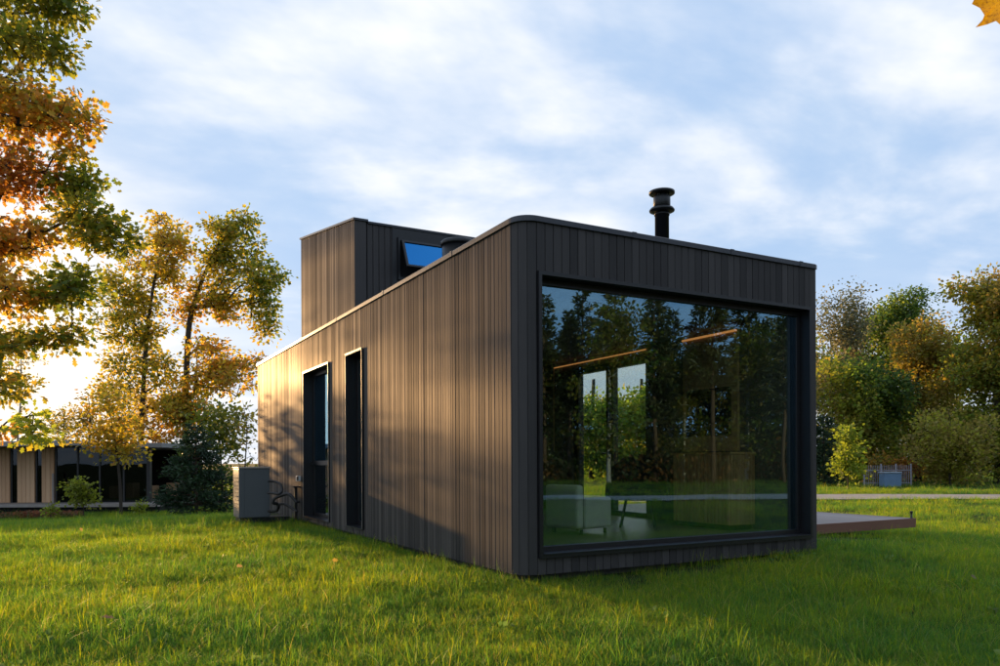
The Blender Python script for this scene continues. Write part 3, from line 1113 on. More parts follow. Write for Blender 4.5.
box('floor_slab', M['pav_deck'], pav, px(-180), px(150), .2, 5.2, pz(502.2), pz(501.9))
for u in (70, 88, 110, 133):
    box('inner_furniture', M['pav_wood'], pav, px(u), px(u + 8), 3.0, 3.6, pz(501.8), pz(488 - (u % 5)))

# ------------------------------------------------------------------ far fence and blue box
fd = 35.0
fc = at(889, 480, fd)
fz = float(ground_z(fc[0], fc[1]))
fence = empty('wire_fence', (fc[0], fc[1], fz), -YAW)
tag(fence, 'grey metal railing fence round the blue box at the wood edge', 'fence')
FS = fd / FPX
for u in (864, 881, 896, 911):
    box('post', M['fence_metal'], fence, (u - 889) * FS - .025, (u - 889) * FS + .025, -.025, .025, -.1, 1.02)
for zz in (.12, .70):
    box('rail', M['fence_metal'], fence, (863 - 889) * FS, (912 - 889) * FS, .026, .05, zz, zz + .035)
for k in range(28):
    xx = (864 - 889) * FS + k * (47 * FS / 27)
    box('bar', M['fence_metal'], fence, xx - .008, xx + .008, .051, .065, .02, .95)
bbx = empty('blue_box', (*at(890, 480, fd - 0.7)[:2], fz), -YAW)
tag(bbx, 'pale blue utility box in front of the railing fence', 'utility box')
box('body', M['blue_box'], bbx, -.38, .38, -.25, .25, -.05, .60, .02)
box('lid', M['blue_lid'], bbx, -.41, .41, -.28, .28, .602, .66, .02)


# ------------------------------------------------------------------ trees
def rand_unit(n, r):
    v = r.normal(size=(n, 3))
    return v / np.linalg.norm(v, axis=1)[:, None]


OAK_LEAF = np.array([(0, 0, 0), (-.12, .2, .03), (-.3, .34, .06), (-.16, .46, .03), (-.34, .68, .05), (-.15, .80, .02), (0, 1.0, -.05),
                     (.15, .80, .02), (.34, .68, .05), (.16, .46, .03), (.3, .34, .06), (.12, .2, .03)])
OAK_F = np.array([(0, 1, 11), (1, 2, 3), (1, 3, 11), (3, 9, 11), (9, 10, 11), (3, 4, 5), (3, 5, 9), (5, 7, 9), (7, 8, 9), (5, 6, 7)])
QUAD_LEAF = np.array([(0, 0, 0), (-.36, .5, .07), (0, 1.0, -.04), (.36, .5, .07)])
QUAD_F = np.array([(0, 3, 2), (0, 2, 1)])
NEEDLE = np.array([(0, 0, 0), (-.07, .5, .0), (0, 1.0, -.03), (.07, .5, .0)])


def leaves(cent, size, cols, r, shape=QUAD_LEAF, faces=QUAD_F, droop=0.25, dirs=None):
    n = len(cent)
    ey = rand_unit(n, r) if dirs is None else dirs + 0.55 * rand_unit(n, r)
    ey[:, 2] -= droop
    ey /= np.linalg.norm(ey, axis=1)[:, None]
    up = rand_unit(n, r)
    up[:, 2] += 0.6
    ex = np.cross(ey, up)
    ex /= np.linalg.norm(ex, axis=1)[:, None] + 1e-9
    nz = np.cross(ex, ey)
    s = size * r.uniform(.7, 1.3, n)
    k = len(shape)
    V = (cent[:, None, :] + s[:, None, None] * (shape[None, :, 0:1] * ex[:, None, :] + shape[None, :, 1:2] * ey[:, None, :] + shape[None, :, 2:3] * nz[:, None, :]))
    F = (faces[None] + (np.arange(n) * k)[:, None, None]).reshape(-1, faces.shape[1])
    C = np.repeat(cols, k, axis=0)
    return V.reshape(-1, 3), F, C


def skeleton(trunk, att, r, step=0.45, wob=0.10, up=0.5):
    """trunk: polyline; att: twig ends. returns node positions, parents and radii weights"""
    tp = catmull(trunk, 8)
    cap = len(tp) + len(att) * 14
    P = np.zeros((cap, 3))
    par = np.full(cap, -1)
    n = len(tp)
    P[:n] = tp
    par[1:n] = np.arange(n - 1)
    tips = []
    order = np.argsort(np.min(np.linalg.norm(att[:, None, :] - tp[None], axis=2), axis=1))
    ok_from = max(1, int(n * 0.25))
    for a in att[order]:
        dv = a - P[ok_from:n]
        dist = np.linalg.norm(dv, axis=1)
        cost = dist + up * np.maximum(0, -dv[:, 2] + 0.35 * np.hypot(dv[:, 0], dv[:, 1]))
        j = int(np.argmin(cost)) + ok_from
        d = a - P[j]
        m = min(max(1, int(np.linalg.norm(d) / step)), 13)
        prev = j
        bow = rand_unit(1, r)[0] * np.linalg.norm(d) * wob
        bow[2] += 0.08 * np.linalg.norm(d)
        for q in range(1, m + 1):
            t = q / m
            P[n] = P[j] + d * t + bow * math.sin(math.pi * t) * (1 if m > 1 else 0)
            par[n] = prev
            prev = n
            n += 1
        tips.append(prev)
    return P[:n], par[:n], len(tp), np.array(tips), order


def wood(P, par, ntrunk, r_base, r_tip, sides=6):
    n = len(P)
    cnt = np.zeros(n)
    kids = np.bincount(par[1:], minlength=n)
    cnt[kids == 0] = 1.0
    order = np.arange(n)[::-1]
    for i in order:
        if par[i] >= 0:
            cnt[par[i]] += cnt[i]
    rad = r_tip * cnt ** 0.48
    rad *= r_base / max(rad[0], 1e-6) if rad[0] > r_base else 1.0
    rad = np.maximum(rad, r_tip)
    tl = np.linspace(1, 0, ntrunk)
    rad[:ntrunk] = np.maximum(np.minimum(rad[:ntrunk], r_base * (0.08 + 0.92 * tl ** .8) * 1.2), r_base * (0.08 + 0.92 * tl ** .8))
    rad[0] = r_base * 1.35
    e = np.arange(1, n)
    a, b = P[par[e]], P[e]
    ra = np.where(e < ntrunk, rad[par[e]], np.minimum(rad[par[e]], rad[e] * 1.35))
    rb = rad[e]
    t = b - a
    ln = np.linalg.norm(t, axis=1)[:, None] + 1e-9
    t = t / ln
    ref = np.where(np.abs(t[:, 2:3]) > .9, np.array([[1.0, 0, 0]]), np.array([[0, 0, 1.0]]))
    u = np.cross(t, ref)
    u /= np.linalg.norm(u, axis=1)[:, None]
    w = np.cross(t, u)
    ang = np.linspace(0, 2 * math.pi, sides, endpoint=False)
    dirs = u[:, None] * np.cos(ang)[None, :, None] + w[:, None] * np.sin(ang)[None, :, None]
    b2 = b + t * np.minimum(rb[:, None] * .4, .05)
    VA = a[:, None] + dirs * ra[:, None, None]
    VB = b2[:, None] + dirs * rb[:, None, None]
    V = np.concatenate([VA, VB], 1).reshape(-1, 3)
    q = np.arange(sides)
    f = np.stack([q, (q + 1) % sides, (q + 1) % sides + sides, q + sides], 1)
    F = (f[None] + (np.arange(len(e)) * 2 * sides)[:, None, None]).reshape(-1, 4)
    return V, F


def in_ellipsoids(blobs, r, spacing_pow=0.55, lumps=True):
    """blobs: (centre, radii, count). points filling them, denser towards the rim"""
    out = []
    for bl in blobs:
        c, rad, n = bl[:3]
        d = rand_unit(n, r)
        rr = r.uniform(0.12, 1, n) ** spacing_pow
        rr *= 0.86 + 0.2 * smooth_noise(d[:, 0] * 4 + c[0], d[:, 1] * 4 + d[:, 2] * 3 + c[1], 17)
        q = d * rr[:, None]
        if lumps and n >= 44:                                   # big masses break up into boughs
            kk = n // 7
            kc = rand_unit(kk, r) * r.uniform(.35, 1.02, kk)[:, None]
            ks = r.uniform(.12, .30, kk)
            pick = r.integers(0, kk, n)
            q = np.where(r.uniform(size=(n, 1)) < .8, kc[pick] + r.normal(size=(n, 3)) * ks[pick][:, None] * np.array([1, 1, .7]), q)
        ql = np.linalg.norm(q, axis=1)[:, None]
        q = q * np.minimum(1, 1.08 / np.maximum(ql, 1e-6))
        out.append(np.asarray(c) + q * np.asarray(rad))
    return np.vstack(out)


def palette(n, cent, pal, r, scale=0.35, seed=0):
    """colour of each leaf: drifts through the crown in patches, with scatter"""
    pal = np.array(pal)
    t = 0.5 + 0.75 * smooth_noise(cent[:, 0] * scale * 2 + cent[:, 2] * scale, cent[:, 1] * scale * 2 - cent[:, 2] * scale * 1.3, seed)
    t = np.clip(t + r.normal(0, .24, n), 0, .999) * (len(pal) - 1)
    i = t.astype(int)
    f = (t - i)[:, None]
    c = pal[i] * (1 - f) + pal[np.minimum(i + 1, len(pal) - 1)] * f
    return c * r.uniform(.7, 1.3, (n, 1))


GREEN = (.068, .105, .014)
OLIVE = (.12, .125, .016)
YELLOW = (.31, .23, .035)
ORANGE = (.29, .155, .032)
RUST = (.19, .085, .025)
DKGREEN = (.030, .055, .014)
LIME = (.20, .24, .03)


def tree(name, label, cat, trunk, blobs, pal, seed, per=34, size=.2, sigma=.42, r_base=.2, r_tip=.008, shape='quad', droop=.25,
         group=None, bark='bark', leafmat='leaf', flat=0.7, up=0.5, pscale=.35, wob=.1, origin=None, bare=0.0, sides=6, step=.45, gain=1.0, lumps=True, many=1.0):
    r = np.random.default_rng(seed)
    blobs = [(b_[0], b_[1], max(3, int(b_[2] * many))) + tuple(b_[3:]) for b_ in blobs]
    att = in_ellipsoids(blobs, r, lumps=lumps)
    own = np.repeat(np.arange(len(blobs)), [b_[2] for b_ in blobs])
    P, par, nt, tips, order = skeleton(trunk, att, r, step=step, up=up, wob=wob)
    own = own[order]
    org = np.array(trunk[0], float) if origin is None else np.array(origin, float)
    root = empty(name, tuple(org))
    tag(root, label, cat, group)
    V, F = wood(P, par, nt, r_base, r_tip, sides)
    me = np_mesh('trunk', V - org, F)
    me.materials.append(M[bark])
    me.polygons.foreach_set('use_smooth', [True] * len(me.polygons))
    link('trunk', me, root)
    tp = P[tips]
    tdir = P[tips] - P[np.maximum(par[tips], 0)]
    tdir /= np.linalg.norm(tdir, axis=1)[:, None] + 1e-9
    cnt = r.poisson(per, len(tp))
    if bare:
        cnt[r.uniform(size=len(tp)) < bare] //= 6
    idx = np.repeat(np.arange(len(tp)), cnt)
    off = np.clip(r.normal(size=(len(idx), 3)), -1.9, 1.9) * sigma * r.uniform(.6, 1.25, len(tp))[idx][:, None]
    off[:, 2] *= flat
    c = tp[idx] + off - tdir[idx] * sigma * .4
    clump = r.uniform(-.10, .10, len(tp))[idx]
    cols = palette(len(c), c, pal, r, pscale, seed)
    for k_, b_ in enumerate(blobs):
        if len(b_) > 3:
            mk = own[idx] == k_
            if mk.any():
                cols[mk] = palette(int(mk.sum()), c[mk], b_[3], r, pscale, seed + k_)
    cols = cols * (1 + clump[:, None]) * gain
    dirs = off / (np.linalg.norm(off, axis=1)[:, None] + 1e-9)
    if shape == 'oak':
        V, F, C = leaves(c, size, cols, r, OAK_LEAF, OAK_F, droop, dirs)
    elif shape == 'needle':
        V, F, C = leaves(c, size, cols, r, NEEDLE, QUAD_F, droop, dirs)
    else:
        V, F, C = leaves(c, size, cols, r, QUAD_LEAF, QUAD_F, droop, dirs)
    me = np_mesh('crown', V - org, F, C)
    me.materials.append(M[leafmat])
    link('crown', me, root)
    return root


def copy_tree(o, loc, rz, s, label=None):
    c = o.copy()
    COL.objects.link(c)
    c.location, c.rotation_euler, c.scale = loc, (0, 0, rz), (s, s, s)
    if label:
        c['label'] = label
    for chd in [q for q in o.children]:
        k = chd.copy()
        COL.objects.link(k)
        k.parent = c
    return c


def gpt(u, d, dz=-.15):
    p = at(u, 463, d)
    return np.array([p[0], p[1], float(ground_z(p[0], p[1])) + dz])


def blob(u0, u1, v0, v1, d, n, dd=None, pal=None):
    """ellipsoid that fills a pixel box at distance d; dd its radius in depth"""
    c = at((u0 + u1) / 2, (v0 + v1) / 2, d)
    rx, rz = (u1 - u0) / 2 / FPX * d, (v1 - v0) / 2 / FPX * d
    t = (c, (rx if dd is None else dd, rx if dd is None else dd, rz), n)
    return t if pal is None else t + (pal,)


# the big oak whose boughs reach in from beside the frame
d = 11.0
b0 = gpt(-150, d + 1)
tr_pts = [b0, at(-146, 420, d + 1), at(-150, 260, d + .8), at(-130, 100, d + .5), at(-122, -60, d + .1), at(-112, -170, d), at(-106, -240, d)]
GG = [OLIVE, GREEN, (.15, .14, .02), OLIVE, (.18, .16, .02)]
GO = [GREEN, OLIVE, YELLOW, ORANGE]
OO = [OLIVE, YELLOW, ORANGE, ORANGE, RUST]
oak_blobs = [
    blob(-45, 60, -40, 30, d, 46, 1.2, GG), blob(30, 96, -14, 20, d, 18, .4, GG), blob(-20, 45, 20, 60, d - .3, 18, .5, GG), blob(20, 90, 32, 66, d + .2, 18, .4, GG),
    blob(-45, 35, 60, 105, d + .3, 30, 1.0, GG), blob(-45, 70, 82, 135, d - .2, 46, .8, OO), blob(40, 106, 90, 142, d - .2, 20, .4, OO),
    blob(-45, 70, 140, 200, d, 44, .8, OO), blob(50, 92, 138, 160, d, 7, .3, GO), blob(40, 116, 162, 208, d + .1, 20, .4, GG),
    blob(-45, 60, 205, 262, d, 44, .8, OO), blob(45, 120, 198, 250, d, 24, .5, [OLIVE, GREEN, YELLOW]), blob(90, 145, 215, 258, d + .2, 17, .4, [GREEN, OLIVE, OLIVE]),
    blob(-45, 50, 262, 318, d - .2, 36, .8, GO), blob(30, 108, 262, 318, d, 26, .5, GG), blob(-45, 40, 318, 365, d - .4, 24, .7, GO),
    blob(35, 95, 318, 352, d, 13, .4, GO), blob(-40, 40, 365, 402, d - .6, 11, .5, GO), blob(22, 50, 402, 448, d - .6, 9, .2, [OLIVE, LIME, YELLOW]),
    blob(-40, 12, 412, 445, d - .4, 5, .4, OO), blob(-260, -90, 20, 330, d + .5, 90, 1.8), blob(-230, 10, -260, -60, d, 110, 2.0)]
tree('oak_tree', 'big autumn oak whose boughs of green and orange leaves fill the upper left edge', 'tree', tr_pts, oak_blobs,
     [GREEN, OLIVE, GREEN, OLIVE, YELLOW, ORANGE, ORANGE, RUST], 21, gain=1.55, lumps=False, many=1.35, per=22, size=.105, sigma=.135, r_base=.30, r_tip=.006, shape='oak', pscale=.75, step=.3, flat=.6)

# two tall thin-crowned oaks behind the pavilion
d = 40.0
tree('oak_tree', 'slender forked oak with thin yellow-green crown behind the pavilion roof', 'tree',
     [gpt(139, d), at(141, 440, d), at(146, 350, d), at(152, 300, d), at(160, 260, d), at(172, 225, d)],
     [blob(148, 196, 212, 275, d, 36, 1.3), blob(118, 186, 245, 320, d, 44, 1.6), blob(98, 150, 265, 350, d, 42, 1.5), blob(95, 188, 320, 400, d, 60, 2.2),
      blob(92, 165, 370, 445, d, 50, 2.0, [OLIVE, YELLOW, YELLOW]), blob(150, 200, 385, 450, d, 30, 1.4, [OLIVE, YELLOW, ORANGE])],
     [OLIVE, GREEN, (.2, .17, .018), YELLOW, (.2, .17, .018), YELLOW, ORANGE], 31, gain=1.6, many=1.9, per=26, size=.20, sigma=.28, r_base=.16, r_tip=.018, bark='bark', up=.9)
tree('oak_tree', 'taller oak with spreading green and golden crown next to the house end', 'tree',
     [gpt(187, d + 1), at(186, 430, d), at(187, 370, d), at(191, 318, d), at(204, 278, d), at(222, 240, d), at(236, 215, d)],
     [blob(213, 260, 209, 262, d, 36, 1.3), blob(192, 252, 232, 300, d, 42, 1.5), blob(238, 290, 243, 302, d, 38, 1.3), blob(254, 282, 290, 345, d, 16, .6),
      blob(200, 264, 285, 335, d, 30, 1.4), blob(184, 228, 320, 400, d, 36, 1.6), blob(212, 264, 345, 405, d, 32, 1.4), blob(160, 218, 380, 440, d, 36, 1.8), blob(170, 198, 265, 335, d, 18, 1.0)],
     [OLIVE, GREEN, OLIVE, (.2, .17, .018), YELLOW, (.2, .17, .018), ORANGE], 33, gain=1.6, many=1.9, per=26, size=.20, sigma=.28, r_base=.20, r_tip=.018, up=.9)

# small trees and shrubs round the pavilion
d = 27.0
tree('maple_tree', 'small golden yellow maple in front of the pavilion glass', 'tree',
     [gpt(121, d), at(120, 485, d), at(117, 455, d), at(112, 425, d), at(108, 400, d)],
     [blob(92, 140, 388, 430, d, 26, .9), blob(74, 120, 425, 458, d, 22, .8), blob(110, 146, 420, 470, d, 22, .7)],
     [OLIVE, YELLOW, (.24, .2, .02), ORANGE], 35, gain=1.2, per=26, size=.15, sigma=.28, r_base=.07, r_tip=.008)
tree('yellow_shrub', 'rounded yellow-green shrub on the lawn before the pavilion', 'shrub',
     [gpt(84, 24.5), at(83, 505, 24.5), at(81, 490, 24.5), at(80, 482, 24.5)],
     [blob(67, 97, 474, 508, 24.5, 34, .5)], [OLIVE, LIME, YELLOW], 36, per=22, size=.11, sigma=.14, r_base=.02, r_tip=.004, step=.15)
tree('low_shrub', 'tiny sparse green shrub in the reddish bed', 'shrub',
     [gpt(50, 24), at(50, 512, 24), at(50, 507, 24)], [blob(43, 60, 502, 518, 24, 12, .2)], [OLIVE, LIME], 37, per=14, size=.09, sigma=.09, r_base=.012, r_tip=.004, step=.12)
tree('low_shrub', 'small leafy shrub at the foot of the golden maple', 'shrub',
     [gpt(139, 25.5), at(139, 510, 25.5), at(139, 505, 25.5)], [blob(132, 146, 499, 514, 25.5, 12, .25)], [OLIVE, LIME], 38, per=14, size=.1, sigma=.1, r_base=.012, r_tip=.004, step=.12)


def conifer(name, label, base, h, rad, seed, whorls=22, first=.08, dens=1.0, pal=((.012, .03, .014), (.02, .045, .02), (.03, .06, .022)), group=None, size=.16, trunk_r=.07, bark='bark_pine'):
    r = np.random.default_rng(seed)
    root = empty(name, tuple(base))
    tag(root, label, 'tree', group)
    wv, wf, k = [], [], 0
    T = MB().tube([(0, 0, -.1), (0.02, 0, h * .4), (0, .02, h * .8), (0, 0, h * 1.0)], [trunk_r, trunk_r * .75, trunk_r * .35, .012], 7)
    cs, ds = [], []
    for i in range(whorls):
        t = first + (1 - first) * (i + .5) / whorls
        z = h * t
        ln = rad * (1 - t) ** .75 * (1.0 if t > first + .1 else .8) + .12
        nb_ = max(4, int(7 - 2 * t))
        for j in range(nb_):
            a = r.uniform(0, 6.28)
            l_ = ln * r.uniform(.6, 1.15)
            tip = np.array([math.cos(a) * l_, math.sin(a) * l_, z + l_ * r.uniform(-.05, .35)])
            s0 = np.array([0, 0, z])
            mid = (s0 + tip) / 2 - np.array([0, 0, .06 * l_])
            T.tube([s0, mid, tip], [.014 + .012 * l_, .012, .005], 4)
            m = max(8, int(46 * l_ * dens))
            s = r.uniform(.25, 1.05, m)[:, None]
            c = s0 * (1 - s) + tip * s + r.normal(size=(m, 3)) * np.array([.13, .13, .07]) * (0.5 + .5 * l_)
            cs.append(c)
            dd = (tip - s0) / np.linalg.norm(tip - s0)
            ds.append(np.repeat(dd[None], m, 0) + r.normal(size=(m, 3)) * .5)
    T.build('trunk', M[bark], root, True)
    c = np.vstack(cs)
    ds = np.vstack(ds)
    ds /= np.linalg.norm(ds, axis=1)[:, None]
    cols = palette(len(c), c, pal, r, .8, seed)
    sp_ = QUAD_LEAF.copy()
    sp_[:, 0] *= .45
    V, F, C = leaves(c, size, cols, r, sp_, QUAD_F, .05, ds)
    me = np_mesh('crown', V, F, C)
    me.materials.append(M['needle'])
    link('crown', me, root)
    return root


conifer('pine_tree', 'young dark green pine standing between pavilion and house', gpt(196, 25), 3.1, 1.25, 41, whorls=17, dens=1.6, size=.17)
tree('hazel_shrub', 'dark green shrub mass filling the gap behind the young pine', 'shrub',
     [gpt(222, 34), at(222, 480, 34), at(220, 440, 34), at(224, 410, 34)],
     [blob(190, 255, 390, 470, 34, 40, 1.4), blob(180, 240, 455, 505, 34, 24, 1.4)], [GREEN, OLIVE, OLIVE, YELLOW], 42, gain=1.2, per=36, size=.2, sigma=.36, r_base=.06, r_tip=.01)
tree('bare_tree', 'thin half-bare tree with twigs against the house end', 'tree',
     [gpt(246, 30), at(245, 470, 30), at(247, 430, 30), at(243, 400, 30)],
     [blob(228, 262, 400, 470, 30, 60, .9)], [OLIVE, YELLOW, RUST], 43, per=4, size=.14, sigma=.25, r_base=.04, r_tip=.006, step=.25)
# pale orange trees far beyond the pavilion
for k, (u, v0, dd_, sd_) in enumerate(((88, 385, 62, 51), (62, 402, 70, 52))):
    tree('birch_tree', ['pale orange tree far behind the pavilion, above the roof end', 'small pale tree farther off, above the pavilion roof'][k], 'tree',
         [gpt(u, dd_), at(u + 1, 450, dd_), at(u + 2, (v0 + 440) / 2, dd_), at(u, v0 + 8, dd_)],
         [blob(u - 17, u + 17, v0, 450, dd_, 34, 1.5)], [OLIVE, YELLOW, ORANGE], sd_, per=26, size=.26, sigma=.5, r_base=.12, r_tip=.015, bare=.2)

sx0 = np.array([-6.9, 50.0])  # birch added upsun, its sparse crown shaped to dapple the long wall's sunlight
tree('birch_tree', 'airy half-leafless birch added far behind the pavilion to dapple sunlight on the timber wall', 'tree',
     [np.array([-6.9, 50, -1.1]), np.array([-7.0, 50, 2.5]), np.array([-6.8, 50.1, 6.0]), np.array([-6.9, 50, 9.4])],
     [(np.array([-6.9, 50, 7.0]), (1.7, 1.7, 2.9), 40), (np.array([-7.7, 50, 7.3]), (.5, .8, .5), 6)], [OLIVE, YELLOW, YELLOW], 58, per=16, size=.2, sigma=.26,
     r_base=.09, r_tip=.012, bark='bark_birch', flat=.6)
# reddish ground cover bed before the pavilion
r = np.random.default_rng(61)
n = 9000
u = r.uniform(-60, 82, n)
dd_ = r.uniform(25.2, 27.6, n)
c = CAM[None] + FW[None] * dd_[:, None] + RT[None] * ((u - 500) / FPX * dd_)[:, None]
hgt = .30 * (0.6 + .5 * smooth_noise(c[:, 0] * 2, c[:, 1] * 2, 8))
c[:, 2] = ground_z(c[:, 0], c[:, 1]) + r.uniform(0, 1, n) * hgt
cols = palette(n, c, [(.13, .05, .03), (.20, .075, .04), (.12, .07, .03), (.07, .07, .02)], r, 1.2, 8)
V, F, C = leaves(c, .09, cols, r, droop=-.5)
me = np_mesh('ground_cover', V, F, C)
me.materials.append(M['leaf'])
tag(link('ground_cover', me), 'rusty red ground cover bed along the pavilion deck', 'ground cover', kind='stuff')

# ---------------------------------------------------------------- wood edge on the right
tree('birch_tree', 'drooping grey-green birch at the wood edge against the house corner', 'tree',
     [gpt(846, 44), at(846, 430, 44), at(847, 360, 44), at(846, 305, 44)],
     [blob(822, 868, 290, 360, 44, 50, 1.5), blob(815, 862, 345, 420, 44, 40, 1.7)],
     [(.05, .06, .03), (.07, .075, .04), (.11, .09, .04)], 71, gain=1.6, many=2.3, per=46, size=.15, sigma=.34, r_base=.13, r_tip=.012, bark='bark_birch', flat=1.6, droop=.9)
tree('ash_tree', 'dark green round-topped tree standing behind the birch', 'tree',
     [gpt(895, 50), at(895, 430, 50), at(893, 360, 50), at(898, 310, 50)],
     [blob(858, 935, 290, 370, 50, 96, 2.4), blob(850, 935, 350, 450, 50, 70, 2.6)],
     [DKGREEN, DKGREEN, GREEN, OLIVE], 72, gain=1.75, many=1.8, per=64, size=.18, sigma=.40, r_base=.25, r_tip=.015)
tree('oak_tree', 'olive and brown oak low at the wood edge beside the house corner', 'tree',
     [gpt(862, 41), at(862, 440, 41), at(858, 400, 41), at(860, 370, 41)],
     [blob(816, 900, 358, 430, 41, 90, 2.2), blob(812, 905, 410, 478, 41, 60, 2.2)],
     [DKGREEN, GREEN, OLIVE, OLIVE, (.14, .105, .02)], 73, gain=1.8, many=1.8, per=66, size=.18, sigma=.38, r_base=.2, r_tip=.014)
tree('beech_tree', 'orange-brown beech between the dark tree and the tall oak', 'tree',
     [gpt(918, 43), at(918, 440, 43), at(918, 380, 43), at(922, 330, 43)],
     [blob(892, 948, 308, 380, 43, 60, 1.6), blob(885, 950, 370, 455, 43, 70, 2.0), blob(885, 945, 430, 482, 43, 36, 2.0)],
     [OLIVE, (.13, .11, .025), (.165, .12, .03), OLIVE, (.18, .12, .03)], 74, gain=1.6, many=1.8, per=64, size=.18, sigma=.38, r_base=.2, r_tip=.014)
tree('oak_tree', 'tallest olive and rust oak at the right edge of the wood', 'tree',
     [gpt(1000, 39), at(1000, 440, 39), at(996, 370, 39), at(1002, 300, 39)],
     [blob(955, 1050, 264, 340, 39, 90, 2.3, [OLIVE, (.14, .105, .025), (.17, .11, .025), OLIVE]), blob(938, 1060, 320, 410, 39, 120, 2.8), blob(940, 1060, 395, 475, 39, 80, 2.6)],
     [OLIVE, GREEN, OLIVE, (.13, .10, .02), GREEN, (.17, .12, .02)], 75, gain=1.7, many=1.8, per=66, size=.18, sigma=.38, r_base=.32, r_tip=.014)
tree('willow_shrub', 'broad brownish olive bush before the tall oak', 'shrub',
     [gpt(950, 34.5), at(950, 470, 34.5), at(951, 440, 34.5), at(950, 420, 34.5)],
     [blob(914, 988, 404, 484, 34.5, 150, 1.7)], [OLIVE, (.15, .115, .035), (.13, .10, .025), OLIVE], 76, gain=1.8, per=46, size=.15, sigma=.3, r_base=.08, r_tip=.008, droop=-.3)
tree('young_maple', 'young bright yellow-green tree alone on the far lawn', 'tree',
     [gpt(848, 29), at(848, 480, 29), at(847, 455, 29), at(846, 435, 29)],
     [blob(834, 862, 440, 488, 29, 44, .5), blob(836, 858, 426, 450, 29, 16, .35)], [GREEN, LIME, (.15, .2, .025), LIME], 77, per=26, size=.13, sigma=.18, r_base=.04, r_tip=.006, step=.2)
tree('orange_shrub', 'bright rust-orange shrub overhanging the railing fence', 'shrub',
     [gpt(908, 36.2), at(907, 480, 36.2), at(906, 468, 36.2)], [blob(895, 917, 455, 486, 36.2, 30, .7)], [ORANGE, RUST, (.3, .13, .02)], 78, gain=1.2, per=24, size=.14, sigma=.22, r_base=.03, r_tip=.006, step=.25)
tree('orange_shrub', 'duller orange shrub between the young tree and the fence', 'shrub',
     [gpt(875, 37), at(875, 480, 37), at(876, 462, 37)], [blob(866, 888, 448, 486, 37, 30, .8)], [RUST, ORANGE, OLIVE], 79, gain=1.2, per=24, size=.15, sigma=.24, r_base=.03, r_tip=.006, step=.25)
conifer('spruce_tree', 'small dark spruce squeezed between house corner and young tree', gpt(824, 36), 3.4, 1.4, 80, whorls=16, dens=1.3, size=.2)
for k, (u, d_, v0, g_) in enumerate(((800, 56, 322, 2.0), (945, 56, 318, 2.0), (872, 54, 325, 1.8), (745, 52, 380, 2.4), (690, 50, 384, 2.8), (640, 52, 390, 2.8), (592, 50, 396, 2.8))):
    lab = ['dim green tree deep in the wood behind the birch', 'dim green tree deep in the wood behind the beech', 'dim tree deep in the wood behind the blue box',
           'tree of the wood standing behind the house, hidden past the glass doors',
           'tree of the wood at the very edge of the view through the glass doors', 'tree of the wood seen through the right pane of the glass doors',
           'tree of the wood seen through the left pane of the glass doors'][k]
    tree('lime_tree', lab, 'tree', [gpt(u, d_), at(u, 440, d_), at(u + 2, 380, d_), at(u, v0 + 20, d_)],
         [blob(u - 45, u + 45, v0, max(420, v0 + 50), d_, 70, 2.8), blob(u - 55, u + 55, 400, 484, d_, 60, 3.0)],
         [DKGREEN, GREEN, OLIVE, (.13, .10, .02)], 90 + k, gain=g_, per=60, size=.3, sigma=.65, r_base=.22, r_tip=.016)

# ---------------------------------------------------------------- forest behind the camera, mirrored in the big window
fpines = [conifer('forest_pine', 'tall dark pine of the forest mirrored in the big window', np.array([0., 0, 0]), 13.5, 2.3, 101 + k, whorls=24, first=(.18, .42, .3)[k],
                  dens=.55, size=.42, trunk_r=.17, group='forest trees mirrored in the big window', pal=((.022, .036, .014), (.038, .052, .018), (.075, .07, .022))) for k in range(3)]
fb = tree('forest_birch', 'autumn leafed tree of the forest mirrored in the big window', 'tree', [np.array([0., 0, -.1]), np.array([.1, 0, 4.]), np.array([0, .1, 8.]), np.array([.2, 0, 11.])],
          [(np.array([0, 0, 8.2]), (2.4, 2.4, 3.6), 80), (np.array([0, 0, 4.6]), (2.6, 2.6, 2.4), 50)], [DKGREEN, GREEN, OLIVE, (.14, .09, .02), OLIVE], 111, gain=1.2, per=34, size=.27, sigma=.6,
          r_base=.16, r_tip=.014, group='leafy forest trees mirrored in the big window', bark='bark_birch')
r = np.random.default_rng(120)
mc = np.array([CAM[0], -CAM[1], 0])
mfw, mrt = np.array([FW[0], -FW[1], 0]), np.array([RT[0], -RT[1], 0])
first = {0: True, 1: True, 2: True, 3: True}
for row, (dd_, n_) in enumerate(((43, 20), (48, 20), (54, 18), (61, 15))):
    for k in range(n_):
        uu = 190 + (k + .5) * 740 / n_ + r.uniform(-14, 14)
        d_ = dd_ + r.uniform(-2, 2)
        p = mc + mfw * d_ + mrt * ((uu - 500) / FPX * d_)
        p[2] = float(ground_z(p[0], p[1])) - .1
        q = int(r.integers(0, 3)) if r.uniform() < .74 else 3
        src = fpines[q] if q < 3 else fb
        s = r.uniform(.60, .98) * (1 + .07 * row)
        if first[q]:
            first[q] = False
            src.location, src.scale = p, (s, s, s)
        else:
            copy_tree(src, p, r.uniform(0, 6.28), s)
